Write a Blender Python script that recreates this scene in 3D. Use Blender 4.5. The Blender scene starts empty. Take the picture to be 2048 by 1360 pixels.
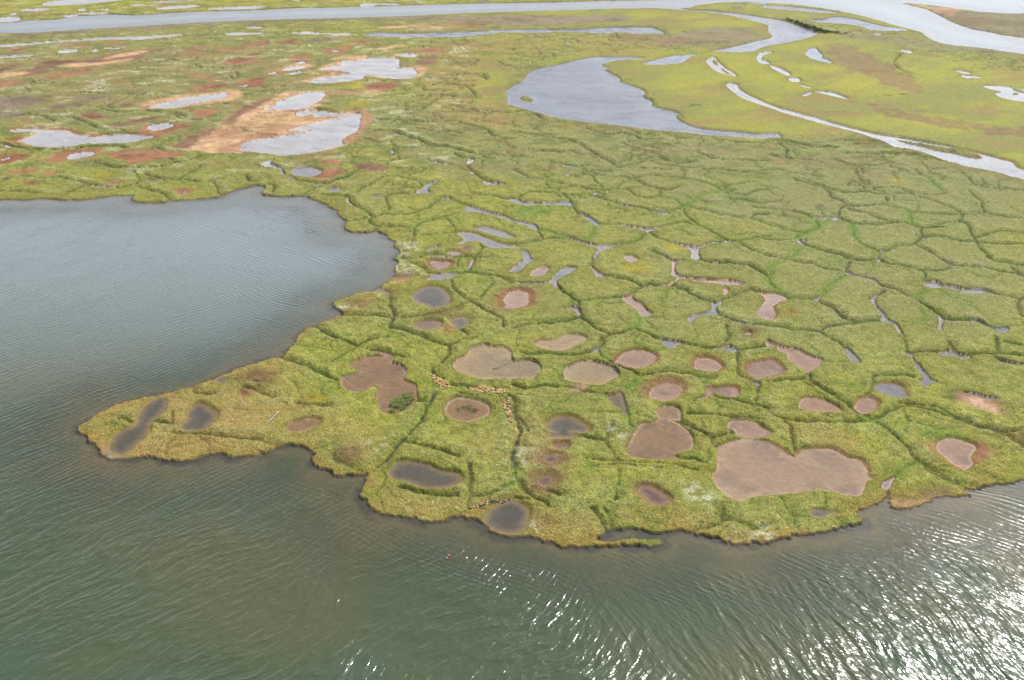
import bpy, math, random
import numpy as np
S = bpy.context.scene
# ------------------------------------------------------------------ camera
PITCH = math.radians(28.0); CAM_H = 100.0; FPX = 2000.0
cam_d = bpy.data.cameras.new("camera"); cam = bpy.data.objects.new("camera", cam_d)
S.collection.objects.link(cam); S.camera = cam
cam.location = (0, 0, CAM_H); cam.rotation_euler = (math.radians(90) - PITCH, 0, 0)
cam_d.sensor_width = 36.0; cam_d.lens = 36.0 * FPX / 2048.0
cam_d.clip_start = 1.0; cam_d.clip_end = 60000.0
# ------------------------------------------------------------------ sky, sun, exposure
SUN_EL, SUN_AZ = math.radians(47), math.radians(36)      # azimuth: clockwise from +Y (the view direction)
world = bpy.data.worlds.new("World"); S.world = world; world.use_nodes = True
wn = world.node_tree; wn.nodes.clear()
wo = wn.nodes.new("ShaderNodeOutputWorld"); bg = wn.nodes.new("ShaderNodeBackground")
sky = wn.nodes.new("ShaderNodeTexSky"); sky.sky_type = 'NISHITA'; sky.sun_disc = False
sky.sun_elevation = SUN_EL; sky.sun_rotation = SUN_AZ
sky.air_density = 1.0; sky.dust_density = 1.5; sky.ozone_density = 1.0; sky.altitude = 0
# broken bright cloud over the blue, in the sky's own directions
tc = wn.nodes.new("ShaderNodeTexCoord"); mp = wn.nodes.new("ShaderNodeMapping"); mp.inputs['Scale'].default_value = (1, 1, 3.0)
cn = wn.nodes.new("ShaderNodeTexNoise"); cn.inputs['Scale'].default_value = 2.2; cn.inputs['Detail'].default_value = 6
cr = wn.nodes.new("ShaderNodeMapRange"); cr.inputs[1].default_value = 0.40; cr.inputs[2].default_value = 0.66; cr.inputs[4].default_value = 0.92
mx = wn.nodes.new("ShaderNodeMix"); mx.data_type = 'RGBA'; mx.inputs[7].default_value = (1, 1, 1, 1)
wn.links.new(tc.outputs['Generated'], mp.inputs['Vector']); wn.links.new(mp.outputs[0], cn.inputs['Vector'])
sx = wn.nodes.new("ShaderNodeSeparateXYZ"); wn.links.new(tc.outputs['Generated'], sx.inputs[0])
hz = wn.nodes.new("ShaderNodeMapRange"); hz.inputs[1].default_value = 0.62; hz.inputs[2].default_value = 0.06; hz.inputs[3].default_value = -0.12; hz.inputs[4].default_value = 0.30
wn.links.new(sx.outputs['Z'], hz.inputs[0])
cb = wn.nodes.new("ShaderNodeMix"); cb.data_type = 'RGBA'; cb.inputs[6].default_value = (9.0, 9.3, 10.2, 1); cb.inputs[7].default_value = (22.5, 23.2, 26.0, 1)
lo = wn.nodes.new("ShaderNodeMapRange"); lo.inputs[1].default_value = 0.75; lo.inputs[2].default_value = 0.22; wn.links.new(sx.outputs['Z'], lo.inputs[0]); wn.links.new(lo.outputs[0], cb.inputs[0])
# the cloud bank glows more on the sun's side
dt = wn.nodes.new("ShaderNodeVectorMath"); dt.operation = 'DOT_PRODUCT'; dt.inputs[1].default_value = (math.sin(SUN_AZ) * math.cos(SUN_EL), math.cos(SUN_AZ) * math.cos(SUN_EL), math.sin(SUN_EL)); wn.links.new(tc.outputs['Generated'], dt.inputs[0])
gw = wn.nodes.new("ShaderNodeMapRange"); gw.inputs[1].default_value = 0.74; gw.inputs[2].default_value = 1.0; gw.inputs[3].default_value = 0.9; gw.inputs[4].default_value = 3.0; wn.links.new(dt.outputs['Value'], gw.inputs[0])
lw = wn.nodes.new("ShaderNodeMapRange"); lw.inputs[1].default_value = 0.08; lw.inputs[2].default_value = 0.27; lw.inputs[3].default_value = 0.36; lw.inputs[4].default_value = 1.0; wn.links.new(sx.outputs['Z'], lw.inputs[0])
gm = wn.nodes.new("ShaderNodeMath"); gm.operation = 'MULTIPLY'; wn.links.new(gw.outputs[0], gm.inputs[0]); wn.links.new(lw.outputs[0], gm.inputs[1])
cs = wn.nodes.new("ShaderNodeVectorMath"); cs.operation = 'SCALE'; wn.links.new(cb.outputs[2], cs.inputs[0]); wn.links.new(gm.outputs[0], cs.inputs['Scale']); wn.links.new(cs.outputs[0], mx.inputs[7])
ad = wn.nodes.new("ShaderNodeMath"); ad.operation = 'ADD'; wn.links.new(cn.outputs['Fac'], ad.inputs[0]); wn.links.new(hz.outputs[0], ad.inputs[1])
wn.links.new(ad.outputs[0], cr.inputs[0]); wn.links.new(cr.outputs[0], mx.inputs[0])
wn.links.new(sky.outputs[0], mx.inputs[6]); wn.links.new(mx.outputs[2], bg.inputs[0])
bg.inputs[1].default_value = 0.085
wn.links.new(bg.outputs[0], wo.inputs[0])
sl = bpy.data.lights.new("sun", 'SUN'); sl.energy = 5.0; sl.angle = math.radians(0.53); sl.color = (1.0, 0.955, 0.88)
sun = bpy.data.objects.new("sun", sl); S.collection.objects.link(sun)
sun.rotation_euler = (math.radians(90) - SUN_EL, 0, math.radians(180) - SUN_AZ)
sun.location = (200, 300, 400)
S.view_settings.view_transform = 'Standard'; S.view_settings.look = 'None'
S.view_settings.gamma = 1.0; S.view_settings.use_curve_mapping = False
S.view_settings.exposure = 0.33
S.cycles.max_bounces = 6; S.cycles.transparent_max_bounces = 8; S.cycles.sample_clamp_indirect = 4.0
TRACES = """
L10 -600 240 0 240 200 243 320 230 460 235 600 243 800 225 900 208 1060 205 1055 245 1110 262 1280 262 1400 245 1600 232 1740 222 1800 200 1900 160 2048 125
L11 0 125 60 135 70 150 45 185 80 205 200 215 350 212 430 225 520 260 600 310 650 330 655 360 705 395 715 415 705 440 720 480 780 498 940 495 1020 510 1060 545 1120 580 1105 610 1145 650 1130 680 1115 720 1145 750 1105 790 1105 850 1040 910 975 950 940 970 860 985 700 1030 605 1070 640 1110 690 1165 600 1200 480 1250 400 1280 350 1320 320 1360
L21 280 60 230 110 190 145 100 155 0 180
L20 1900 235 1720 305 1600 350 1480 390 1300 440 1180 458 1000 500 880 545 780 595 700 640 630 695 630 745 680 765 745 830 790 890 830 940 870 960 1000 960 1130 945 1220 940 1300 955 1420 970 1540 960 1640 930 1730 910 1800 920 1860 945 1920 925 2048 920
L21 80 905 150 880 200 855 310 845 380 860 450 900 460 930 455 990 500 1030 600 1070 650 1090 740 1085 860 1075 885 1100 870 1150 840 1210 835 1250 890 1290 905 1330 930 1360
L31 1000 40 1100 50 1200 60 1280 62 1320 80 1400 95 1500 88 1550 60 1640 50 1700 70 1790 100 1850 140 1860 172 1940 203 2048 212
L32 120 225 250 240 380 290 480 305 600 295 680 300 770 290 830 300 900 290 960 285 1050 290 1130 300 1195 270 1190 245 1160 235 1000 240 850 255 720 262 680 240 740 205 850 165 960 145 1100 170 1200 180 1300 165 1430 180 1500 205 1560 210 1650 235 1750 280 1850 290 1950 270 2048 260
L33 60 240 110 225 170 235 230 200 370 208 450 180 550 155 650 140 745 125 755 80 720 40 730 10
L23 750 1355 880 1310 930 1270 945 1225 965 1225 980 1260 970 1310 1020 1345 1180 1330 1280 1290 1400 1260 1500 1258 1595 1235 1570 1200 1640 1200 1750 1180 1840 1150 1900 1140 1990 1150 2048 1120 2500 1000
R -900 70 -300 80 0 67 62 65.5 112 63 190 58 250 54 312 51 375 47 437 44 512 40 587 38.7 662 37 762 34 837 31 912 27.5 1024 23.7 1124 21 1224 18 1310 16.5 1344 16.3 1380 15.5 1394 10.5 1424 7.5 1450 5 1499 4 1536 6 1586 9 1636 15 1686 24 1736 35 1773 46 1816 58 1843 65 1858 77 1881 86 1911 91 1961 96 2048 108 2400 150 4700 420 4700 230 2400 120 2048 76 1986 66 1941 57 1911 47 1886 35 1868 25 1848 17 1805 6 1861 11 1911 17 1961 24 2011 27 2048 27 2400 20 4700 10 4700 -60 2600 -34 1900 -22 1500 -9 1340 -1 1224 1 1124 4 1024 6 937 7 837 10 762 12 652 15 587 16 512 20 425 22 362 24 300 29 262 30 218 29 160 32 140 34 105 39 50 41 0 46 -300 55 -900 48
Zmeadow 1180 118 1300 100 1420 108 1560 90 1640 68 1760 88 1900 125 2400 200 2400 500 2048 348 1900 293 1760 262 1560 277 1420 262 1330 215 1250 150
Zmeadow 1100 25 1300 20 1450 32 1530 55 1510 80 1400 85 1340 70 1330 50 1100 45
Zmeadow 960 110 1020 150 1010 200 1050 215 1000 215 950 190
Zmeadow 1400 12 1536 8 1700 30 1800 58 1700 50 1600 35 1480 22
Zv9 0 70 200 60 500 43 900 33 1270 36 1150 52 1000 52 800 43 500 49 250 62 0 78
Zv7 1350 66 1480 58 1520 78 1420 95 1330 92
Zd5 1220 72 1340 74 1420 84 1350 92 1250 82
Zv9 1870 20 1960 26 2400 30 2400 100 2048 74 1960 62 1900 42
Zp6 1808 6 1870 14 1930 22 1900 30 1860 22
Zv6 1640 62 1750 72 1860 85 2048 104 2048 112 1880 100 1750 86
Zd6 1665 88 1720 105 1790 140 1850 182 1800 180 1720 150 1660 115
Zd6 1690 193 1760 212 1850 232 1950 250 2048 258 2200 275 2200 290 2048 275 1950 266 1850 248 1750 222
W00g0 340 40 400 18 520 0 700 -14 1000 -12 980 4 940 12 700 35 500 48 400 52
W00g0 165 95 190 78 280 72 390 72 400 82 300 92
W00g0 -80 145 0 145 90 138 155 140 158 165 80 178 0 180 -80 182
W00g0 1250 75 1350 55 1450 45 1600 45 1570 60 1400 78 1300 82
W00g0 1650 75 1800 60 1950 55 2110 50 2128 54 2100 64 2048 72 1850 80
W00g0 600 118 700 105 870 102 800 115
W00g0 490 132 600 122 625 128 560 138
W00g0 800 82 880 75 850 90
W00g0 640 78 690 76 680 92 630 94
W00g0 1180 24 1350 12 1560 8 1430 18 1300 28
W00g0 1050 42 1160 38 1140 50 1060 52
W00g0 90 112 130 108 128 124 92 126
W01g0 830 50 870 32 960 30 970 42 880 55
W01g0 970 40 1050 28 1150 35 1100 42
W01g0 290 8 330 6 370 10 330 16
W01g0 1790 10 1850 9 1840 16 1795 16
W01g0 1260 13 1320 11 1310 18 1262 18
W00g1 -200 368 0 368 200 352 450 335 640 320 800 308 950 300 1150 295 1300 285 1460 280 1400 292 1200 315 1080 322 900 318 720 328 400 348 200 368 0 382 -200 384
W00g0 -100 452 0 452 120 448 260 447 250 455 100 465 0 472 -100 474
W00g0 465 425 490 408 560 403 630 405 600 420 530 430 480 432
W00g0 745 408 785 404 780 415 745 416
W00g0 835 390 900 385 970 385 950 395 860 396
W00g1 1800 282 1860 266 2048 263 2110 268 2060 278 1900 284
W00g1 1970 225 2030 218 2100 218 2080 230 2000 232
Or00 100 405 190 392 180 408 110 418
Or00 440 385 560 372 700 362 720 368 600 380
Or00 830 358 900 342 960 340 940 352
Od00 1480 290 1700 278 1550 298
Or00 1460 405 1540 385 1620 378 1650 390 1600 402 1520 410
Or00 1745 405 1810 385 1880 388 1950 400 1880 412 1780 415
Or00 1915 375 1980 348 2048 340 2160 330 2120 350 2060 375 1980 382
Or00 1450 455 1540 442 1660 440 1690 448 1600 458 1480 462
Or00 1760 510 1850 480 1950 470 2050 470 2010 500 1900 520 1800 522
Or00 1930 515 2000 498 2048 495 2048 520 1960 522
Or00 1950 445 2048 432 2100 432 2048 450
Or00 1525 608 1600 600 1660 600 1560 618
Or00 1550 652 1640 632 1740 624 1700 640 1600 655
Or00 1500 735 1560 705 1680 680 1820 675 1830 688 1740 715 1620 740 1530 742
Or00 1885 700 1920 665 2000 640 2048 632 2110 635 2140 660 2100 690 2000 706
W00g0 1910 695 1960 684 1990 688 1940 700
Od00 690 480 780 460 900 435 1050 410 1200 402 1300 402 1280 415 1180 440 1130 470 1050 500 900 515 780 535 650 545 560 548 500 530 450 535 400 560 330 600 250 610 0 640 -100 645 -100 595 0 590 150 575 250 555 310 510 420 490 600 490
Oo00 820 475 900 450 1050 420 1170 408 1180 418 1100 440 980 462 860 480
Oo00 480 532 560 512 700 505 850 500 960 480 1060 470 1030 492 900 512 780 530 650 542 560 545
Oo00 -60 600 60 585 200 580 240 590 150 608 0 634 -60 640
Od00 -100 545 0 545 80 525 180 525 150 545 50 570 0 575 -100 578
Or00 345 625 400 600 520 575 650 562 780 558 740 575 600 605 450 632 380 638
Or00 -100 655 0 655 80 650 200 652 150 675 50 695 0 702 -100 704
Oo00 1100 875 1150 830 1250 800 1400 775 1550 765 1700 750 1800 735 1880 730 1930 745 1920 780 1850 815 1750 825 1600 845 1450 870 1300 880
W00g0 1195 868 1250 840 1400 810 1500 785 1700 760 1800 748 1825 765 1790 790 1680 810 1560 828 1440 855 1300 872
Od00 900 880 960 855 1060 828 1100 835 1020 865
Or00 1500 905 1560 885 1650 875 1770 872 1750 890 1690 930 1600 950 1560 930 1560 915
Or00 650 920 730 908 780 915 860 940 760 960 680 955
Od00 880 1010 1000 985 1200 945 1280 950 1100 1000 900 1028
Or00 1070 1060 1150 1010 1280 990 1420 1000 1540 1005 1520 1025 1400 1050 1280 1100 1200 1120 1120 1070
W00g0 1180 1030 1210 1005 1290 995 1380 998 1380 1015 1300 1040 1220 1048
Or00 95 985 180 972 260 968 250 985 120 997
Ov00 -100 790 60 780 250 775 380 790 300 850 100 885 -100 890
Ov00 -100 915 60 905 200 912 120 945 -100 970
Ov00 560 800 700 778 880 775 800 805 620 815
Ov00 380 880 480 845 620 840 700 840 560 865 450 895
Ov00 800 745 900 728 1020 718 960 740 860 752
Ov00 1040 745 1120 728 1190 730 1160 745
Ow00 110 712 200 695 270 700 220 712
Ow00 180 745 300 735 320 752 220 756
Ow00 500 765 600 735 700 705 760 712 640 740 560 770
Ow00 680 755 760 705 900 712 800 740
Ow00 560 665 700 650 860 645 800 662 650 668
Ow00 1100 690 1180 665 1250 660 1180 688
Ow00 1290 655 1400 650 1400 662 1310 668
Ow00 1400 530 1420 508 1490 505 1500 525 1440 540
Ow00 1690 525 1780 505 1860 470 1980 445 1800 475 1740 518
Ow00 1440 685 1500 675 1500 690 1450 694
Ow00 1760 580 1800 585 1780 600 1745 590
Ow00 130 480 260 475 250 488 140 492
Ow00 1250 480 1360 490 1330 496 1240 492
W00g2o 75 1050 150 1036 270 1035 370 1045 470 1042 550 1050 610 1080 680 1085 730 1100 860 1085 1000 1080 1130 1085 1230 1098 1180 1115 1050 1140 900 1155 760 1160 720 1145 650 1165 520 1180 420 1183 270 1170 180 1140 130 1145 160 1125 230 1100 290 1070 260 1052 150 1060
Or00 55 1128 60 1115 150 1098 200 1100 150 1130 90 1140
Or00 330 1300 370 1275 430 1240 600 1208 780 1200 840 1205 830 1225 760 1260 700 1280 580 1285 450 1310
W00g0 535 1265 590 1235 700 1222 760 1225 750 1245 660 1265 570 1283
Or00 865 1245 960 1215 1080 1200 1230 1190 1280 1215 1450 1245 1390 1280 1250 1290 1100 1315 1030 1325 990 1290 900 1270
Or00 -100 1250 0 1250 70 1240 160 1235 260 1235 210 1270 120 1300 0 1330 -100 1340
W00g0 10 1285 90 1265 60 1280 30 1288
OoPP 347 298 358 287 380 275 412 263 440 258 440 250 462 232 487 215 512 205 545 193 575 187 610 184 645 183 662 188 664 195 650 203 645 212 632 220 655 224 690 224 725 220 738 226 748 240 737 250 724 266 712 283 697 291 682 297 637 304 600 310 562 313 555 309 520 308 475 310 425 310 402 304 350 300
Od01 -290 1000 -200 930 -100 860 0 820 120 780 160 770 60 830 -60 900 -160 960 -200 1010
Od00 1390 1190 1430 1150 1520 1100 1650 1052 1700 1048 1640 1100 1560 1160 1480 1190
W01g0 50 880 150 850 180 810 230 800 300 770 400 745 500 740 555 750 545 780 480 830 420 860 280 885 150 880
W01g0 -120 1210 -110 1160 -60 1135 0 1120 150 1105 240 1085 400 1060 450 1045 250 1050 450 990 560 965 680 935 470 940 470 920 340 935 330 905 400 888 450 890 560 900 720 915 840 910 840 950 830 1010 800 1060 720 1100 685 1140 710 1165 600 1195 480 1220 350 1240 200 1252 100 1232 0 1228
C300 1830 1022 1920 1040 1980 1070 2048 1082 2200 1090
C301 440 880 560 892 630 905 700 898 800 884
C201 0 918 150 910 300 895
C201 -20 945 150 955 300 925
W01g1 865 290 920 272 1000 268 1300 270 1500 265 1750 255 1900 245 2048 240 2248 238 2448 240 2648 235 2773 225 2948 222 3128 220 3198 228 3228 245 3263 262 3248 272 3128 275 3008 272 2968 262 2848 268 2688 270 2648 262 2448 260 2248 262 2048 262 1900 270 1750 290 1600 298 1400 303 1100 300
W01g0 290 270 340 262 480 262 530 272 700 275 770 277 740 284 560 282 400 278
Oo01 975 225 1100 215 1250 205 1400 205 1440 215 1560 222 1540 232 1300 235 1290 225 1050 232
Or01 1465 200 1540 188 1700 192 1880 200 1850 208 1600 212
Or01 1640 235 1730 220 1840 225 1800 235
Or01 -60 345 0 340 120 328 60 370 0 380 -60 372
Or01 175 358 240 330 330 320 340 335 280 355
Ov01 400 340 520 312 710 312 640 335 460 348
Or01 715 352 780 336 900 335 960 345 900 352
Or01 510 415 560 400 680 380 770 373 775 395 700 430 640 445 540 430
W01g0 600 415 670 408 640 420
Oo01 945 400 1050 380 1180 365 1215 370 1120 385 1040 408
Or01 1280 405 1340 385 1450 380 1540 395 1440 405 1560 425 1500 438 1380 438 1290 415
Or01 240 470 310 450 400 445 460 465 400 480 290 482
Or01 280 495 350 490 430 500 380 515 320 512
W01g0 310 505 370 498 410 505 350 515
Oo01 170 565 220 540 330 522 450 525 455 540 380 560 240 575 190 572
W01g0 200 568 250 545 350 532 395 535 380 550 300 565
Or01 70 590 130 575 230 578 180 595 90 600
W01g0 100 592 150 583 170 590 130 596
Oo01 250 602 330 580 430 570 505 575 400 590 300 603
W01g0 260 600 320 580 370 580 330 598
Oo01 1100 440 1180 432 1250 432 1295 445 1280 460 1200 465 1130 455
W01g0 1140 440 1200 433 1290 445 1270 458 1200 460
Od01 1285 500 1340 470 1440 455 1465 465 1420 500 1340 530
Oo01 505 560 560 520 680 495 740 488 700 478 600 485 650 465 780 455 900 450 905 462 880 470 1000 463 1100 465 1155 480 1160 540 1200 545 1290 535 1360 545 1360 580 1320 615 1230 635 1050 635 910 625 880 620 850 640 690 665 540 675 350 665 400 640 550 610 600 590 500 568
W01g0 505 555 600 535 680 525 690 490 760 490 900 470 1000 468 1120 470 1145 490 1150 530 1120 552 1060 555 1200 548 1260 550 1290 580 1280 610 1230 632 1100 632 950 610 870 615 850 635 680 660 540 670 420 668 470 640 560 622 650 608 760 585 720 578 640 565 560 560
C301 700 576 760 580 800 577
Or01 850 700 930 675 1080 662 1140 675 1110 710 1000 735 880 725
Oo01 610 745 700 735 850 740 950 728 1020 745 950 765 800 765 640 765
Oy01 700 860 760 825 860 815 900 840 800 870
Oy01 720 690 800 660 860 680 840 720 760 725
Oy01 560 700 650 685 700 700 600 712
Ow01 1540 425 1600 385 1670 380 1650 415 1590 435
Ow01 940 975 985 935 1000 930 970 985
Ow01 905 435 960 425 1060 415 1000 432
Ow01 370 375 460 362 450 380 380 384
Ow01 900 870 960 880 950 900 910 885
Ow01 860 1075 900 1030 910 1040 880 1070
Or01 520 1300 600 1280 680 1310 600 1330
W01g0 30 1320 80 1300 150 1280 110 1310 180 1345 200 1360 120 1350 60 1330
W01g0 1430 1315 1440 1290 1455 1308 1560 1325 1450 1318
W01g0 1690 1325 1700 1290 1750 1285 1720 1310
W01s0 1080 1215 1105 1215 1105 1226 1078 1226
W01s0 1355 1288 1385 1285 1388 1298 1360 1298
C201 870 1130 1000 1150 1150 1190 1200 1200 1350 1170
C301 940 1050 1080 1055 1180 1085 1310 1130 1400 1170 1550 1190 1720 1230
C201 1000 970 1130 970 1280 985 1400 1000
C201 1290 1040 1400 1050 1560 1060 1650 1075
C201 1180 840 1350 800 1420 760 1600 780
C201 1630 990 1750 1020 1850 1050 1900 1100 2048 1120
C201 1840 900 2048 910
C201 1550 860 1700 880 1850 930
C201 1590 1235 1650 1270 1780 1285
C301 1430 1300 1550 1325
C201 1500 620 1700 600 1850 640
C201 1400 690 1600 680 1720 720 1750 790
C101 1560 760 1600 820 1760 830
C201 1820 600 1850 640
C201 1100 980 1200 930 1350 870 1450 800
C202 30 905 120 900 240 960
C202 0 1060 180 1085 300 1110 440 1130 560 1180 720 1270 860 1350
C302 860 1070 980 1095 1050 1120 1200 1120
C202 880 1160 1010 1200 1160 1240
C202 150 1205 330 1225 450 1215 560 1250
C302 1160 1265 1300 1310 1450 1305
C102 1250 1175 1330 1200
C202 1490 1220 1560 1260 1700 1285 1850 1290 2048 1300
C202 1600 1110 1750 1140 2000 1150
C202 860 1350 1000 1320 1100 1270
C302 290 1300 400 1325 510 1345
C202 600 1030 750 1080 860 1070
C202 130 440 250 435 320 440 340 470
C202 370 410 420 400
C202 280 325 500 325 540 350 650 345 780 365 940 375 1150 370 1300 400 1430 415
C202 840 280 850 310 830 320
C102 1270 880 1400 865 1500 850
W02g0 410 1332 520 1330 470 1345
W02s0 440 345 460 345 458 352 440 352
C303 40 1135 200 1150 350 1180 550 1190
C303 0 1250 130 1270 300 1290 420 1310
C203 550 1295 700 1340 850 1330 1000 1310
C303 620 1140 750 1135 880 1138
C203 700 1160 950 1165
C303 880 1240 1100 1235 1250 1265 1400 1300 1480 1300
C203 880 1240 950 1300 1060 1340
C203 600 1240 880 1240
C203 130 1270 150 1200 80 1160
C203 1010 435 1055 440 1010 500 1045 550 1165 600
C103 1290 440 1340 442
C103 1540 545 1700 560 1830 550 2048 500
C103 1570 455 1650 465 1900 500
C103 450 915 620 905
C103 850 775 1130 765
W02g1m 0 700 40 680 100 640 130 590 230 550 400 515 540 480 680 458 780 460 920 460 1060 466 1000 478 860 488 780 500 715 525 790 548 740 562 790 590 870 632 865 655 960 690 1030 715 1070 750 1045 775 1130 825 1115 850 1200 870 1250 885 1335 912 1310 935 1370 985 1500 1030 1600 1045 1800 1060 1950 1075 2048 1072 2128 1075 2153 1105 2108 1110 2048 1110 1920 1105 1600 1085 1300 1060 1100 1040 830 1005 600 985 430 960 320 938 200 905 110 880 0 845 -32 840 -38 780 -48 720 -30 715
I02 60 790 100 770 150 780 170 812 110 810
W02g1 1030 515 1120 490 1230 460 1330 445 1440 440 1520 432 1430 455 1390 490 1330 510 1200 522 1100 520
W02s1 1550 490 1590 462 1620 465 1660 510 1720 555 1795 605 1750 608 1640 575 1580 530
I02 1610 480 1640 500 1650 530 1610 510
I02 1670 545 1720 575 1760 600 1710 590
W03s1 -338 672 -248 680 -233 712 -178 750 -98 790 0 832 100 870 250 910 400 950 560 1000 730 1045 900 1085 1050 1105 1200 1135 1350 1160 1500 1190 1700 1235 1850 1275 1950 1300 1990 1340 2048 1360 2400 1420 2400 1600 2048 1445 1950 1420 1860 1390 1720 1360 1600 1340 1450 1300 1350 1265 1250 1225 1100 1190 1020 1180 960 1150 850 1110 700 1060 450 1000 300 955 150 915 0 862 -118 820 -228 775 -298 720
I03 1010 1118 1100 1135 1250 1160 1400 1180 1550 1200 1650 1225 1720 1265 1650 1270 1500 1240 1350 1210 1200 1170 1100 1150
W02s0 1960 455 1990 425 2048 418 2088 418 2063 432 2048 435 2010 450 2000 480 2048 495 2058 512 2048 518 2000 515 1965 495
W03s1 10 527 60 535 120 560 180 600 160 608 110 590 50 560
W03s1 165 628 240 630 255 655 220 662 180 650
W03s1 250 678 300 690 350 702 335 710 290 700
W03s1 370 730 430 735 520 745 600 775 635 795 560 785 480 765 400 745
W03s1 270 768 300 755 350 738 340 755 300 772
W03g0 305 420 330 392 390 390 400 410 435 440 440 465 480 480 510 507 440 500 370 480 310 450
W03s0 1060 402 1120 403 1160 420 1140 430 1080 420
W03g0 330 160 440 160 520 140 590 138 700 155 820 185 950 215 1115 235 1060 252 900 250 800 240 740 215 640 200 480 190 380 178
W03g0 -40 45 0 45 100 50 250 62 400 80 550 102 540 112 380 105 200 85 0 70 -40 60
W02g0 1870 25 1960 20 2050 30 1990 38
W02g0 1795 35 1860 35 1850 45 1800 45
W02g0 1760 68 1820 68 1810 78 1770 77
W03s0 845 275 905 275 890 287 850 283
W03s1 1490 568 1560 572 1625 590 1570 592
W03s1 1535 608 1620 610 1700 618 1690 628 1620 625 1600 632
W03s1 1720 692 1850 690 1960 705 2048 720 2300 740 2300 870 2048 820 1900 795 1815 755 1870 738 1790 720
I03 1960 748 2000 748 1995 762 1960 760
I03 1950 708 2010 722 2060 740 2030 745 1980 730
W02g2m 1320 64 1425 84 1600 92 1850 118 2048 150 2198 178 2348 225 2438 260 2410 290 2250 335 2160 350 2048 365 2010 375 1950 405 1850 420 1700 418 1590 415 1750 385 1850 360 1980 325 2048 316 2080 290 2048 250 2052 210 2040 200 1950 172 1850 150 1700 120 1400 85 1160 67
C303 150 160 240 180 330 210 430 250
Or10 80 35 150 10 250 -5 300 0 260 25 150 42
Or10 330 50 370 30 440 22 470 30 420 52 340 62
Or10 165 138 200 110 270 88 290 95 250 125 190 138
Od10 20 80 70 65 60 88
Oy10 730 60 780 40 850 45 850 70 780 72
Od10 830 105 900 90 980 90 950 112 860 118
Or10 1400 170 1480 155 1535 180 1500 200 1420 200
W10g0 1458 182 1490 172 1505 180 1475 192
W10g0 1170 88 1240 82 1320 92 1280 100 1200 100
W10g0 1010 15 1070 15 1075 30 1040 28
W10g0 720 132 850 140 940 147 800 150
W10g0 1545 98 1570 98 1560 108
C210 500 70 620 95 720 128 850 142 940 148 1050 130 1120 90
Cg10 1120 90 1080 40 1000 20
C210 1150 30 1250 70 1370 85 1440 75 1560 20 1600 -20
C210 1370 85 1500 90 1570 105 1700 100 1850 60
C310 1100 135 1240 180 1330 210 1360 240
C210 1720 95 1735 160 1780 210
C210 480 215 600 170 700 130
C210 300 75 500 70
C110 0 150 140 150 300 75 480 30
C210 -100 190 100 180 300 190
C310 1960 60 1985 90 2048 100
C300 -100 1130 30 1160 150 1190 330 1205 440 1215 620 1200 680 1185 900 1185 1020 1190
C300 750 1310 850 1335 1000 1355 1250 1345 1450 1310 1620 1260 1750 1250 2048 1245
C200 1250 1190 1310 1215 1400 1228
C200 520 940 620 960 700 1000 820 1040 940 1045 1050 1070 1160 1080
C200 780 875 860 890 1000 910 1200 892 1350 895 1450 925 1540 960 1600 965
C200 1200 892 1380 920 1440 960 1500 965
C200 860 850 960 815 1060 780 1150 765
C200 640 755 800 760 960 762 1100 768 1250 755 1450 760
C100 360 912 500 900 600 890
C200 850 850 900 880
C200 1560 525 1620 550 1750 550 1860 560
C200 1080 505 1200 492 1320 485 1400 488
C200 1840 620 1880 640 1900 580
C200 240 655 330 678 420 676
C200 270 930 380 950 430 980
C200 1310 790 1380 795
C200 1640 820 1760 835 1900 840
C200 1360 1280 1390 1300
C200 -100 975 200 930 280 920
C200 1930 770 2100 740 2300 700
C100 100 800 400 790
W00g0 35 1165 100 1180 160 1195 120 1195 60 1185
W11g1 285 0 400 -20 480 -5 525 20 480 50 400 60 310 45
Or11 440 60 520 20 600 -5 690 10 620 70 520 80
Od11 800 -30 900 -40 1050 -30 1000 20 850 10
W11g0 570 165 620 150 670 153 680 165 640 180 590 182
W11g0 465 122 540 115 550 120 490 135
W11g0 265 70 310 60 300 72
W11g0 190 -10 215 10 235 48 220 45 200 20
W11g0 930 218 1010 216 980 228 935 228
W11g0 1280 192 1340 140 1370 115 1470 100 1420 118 1370 160 1390 190 1310 198
W11g0 1480 250 1500 228 1560 238 1520 250
W11g0 1820 85 1850 100 2000 122 1920 130 1830 125
W11g0 1980 243 2048 242 2060 252 2000 252
W11g0 700 72 740 68 730 78
W11g0 725 232 740 228 742 260 780 290 765 290 730 265
W11s0 1715 24 1738 22 1740 34 1718 35
W11g0 1645 350 1690 320 1680 300 1720 300 1800 325 1900 350 1990 375 2048 402 2108 415 2178 430 2238 450 2253 490 2198 470 2108 435 2048 418 1960 390 1850 360 1740 345
W11g1 1605 510 1720 505 1800 530 1900 570 2000 600 2060 605 2060 620 1900 628 1830 600 1780 575 1720 572 1650 598 1600 600 1670 560
W11g1 1735 465 1850 462 1960 490 2048 530 2060 545 1980 545 1880 515 1800 490
W11g0 1355 660 1370 640 1460 617 1465 628 1420 650 1390 665
W11g2 1525 670 1580 655 1640 670 1600 685
Od11 1600 650 1680 620 1720 630 1700 660 1630 680
W11g0 1410 700 1500 700 1590 712 1560 720 1440 712
W11p2 1390 745 1420 735 1510 732 1555 750 1540 775 1470 798 1420 775
W11g0 1375 890 1410 850 1500 838 1620 838 1560 870 1530 885 1450 890
W11k1 1250 1010 1290 970 1350 940 1430 935 1500 960 1545 1010 1545 1070 1500 1095 1400 1115 1370 1090 1300 1070 1255 1040
W11b1 1255 1250 1290 1220 1380 1203 1460 1210 1490 1235 1460 1270 1390 1290 1300 1280
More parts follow.
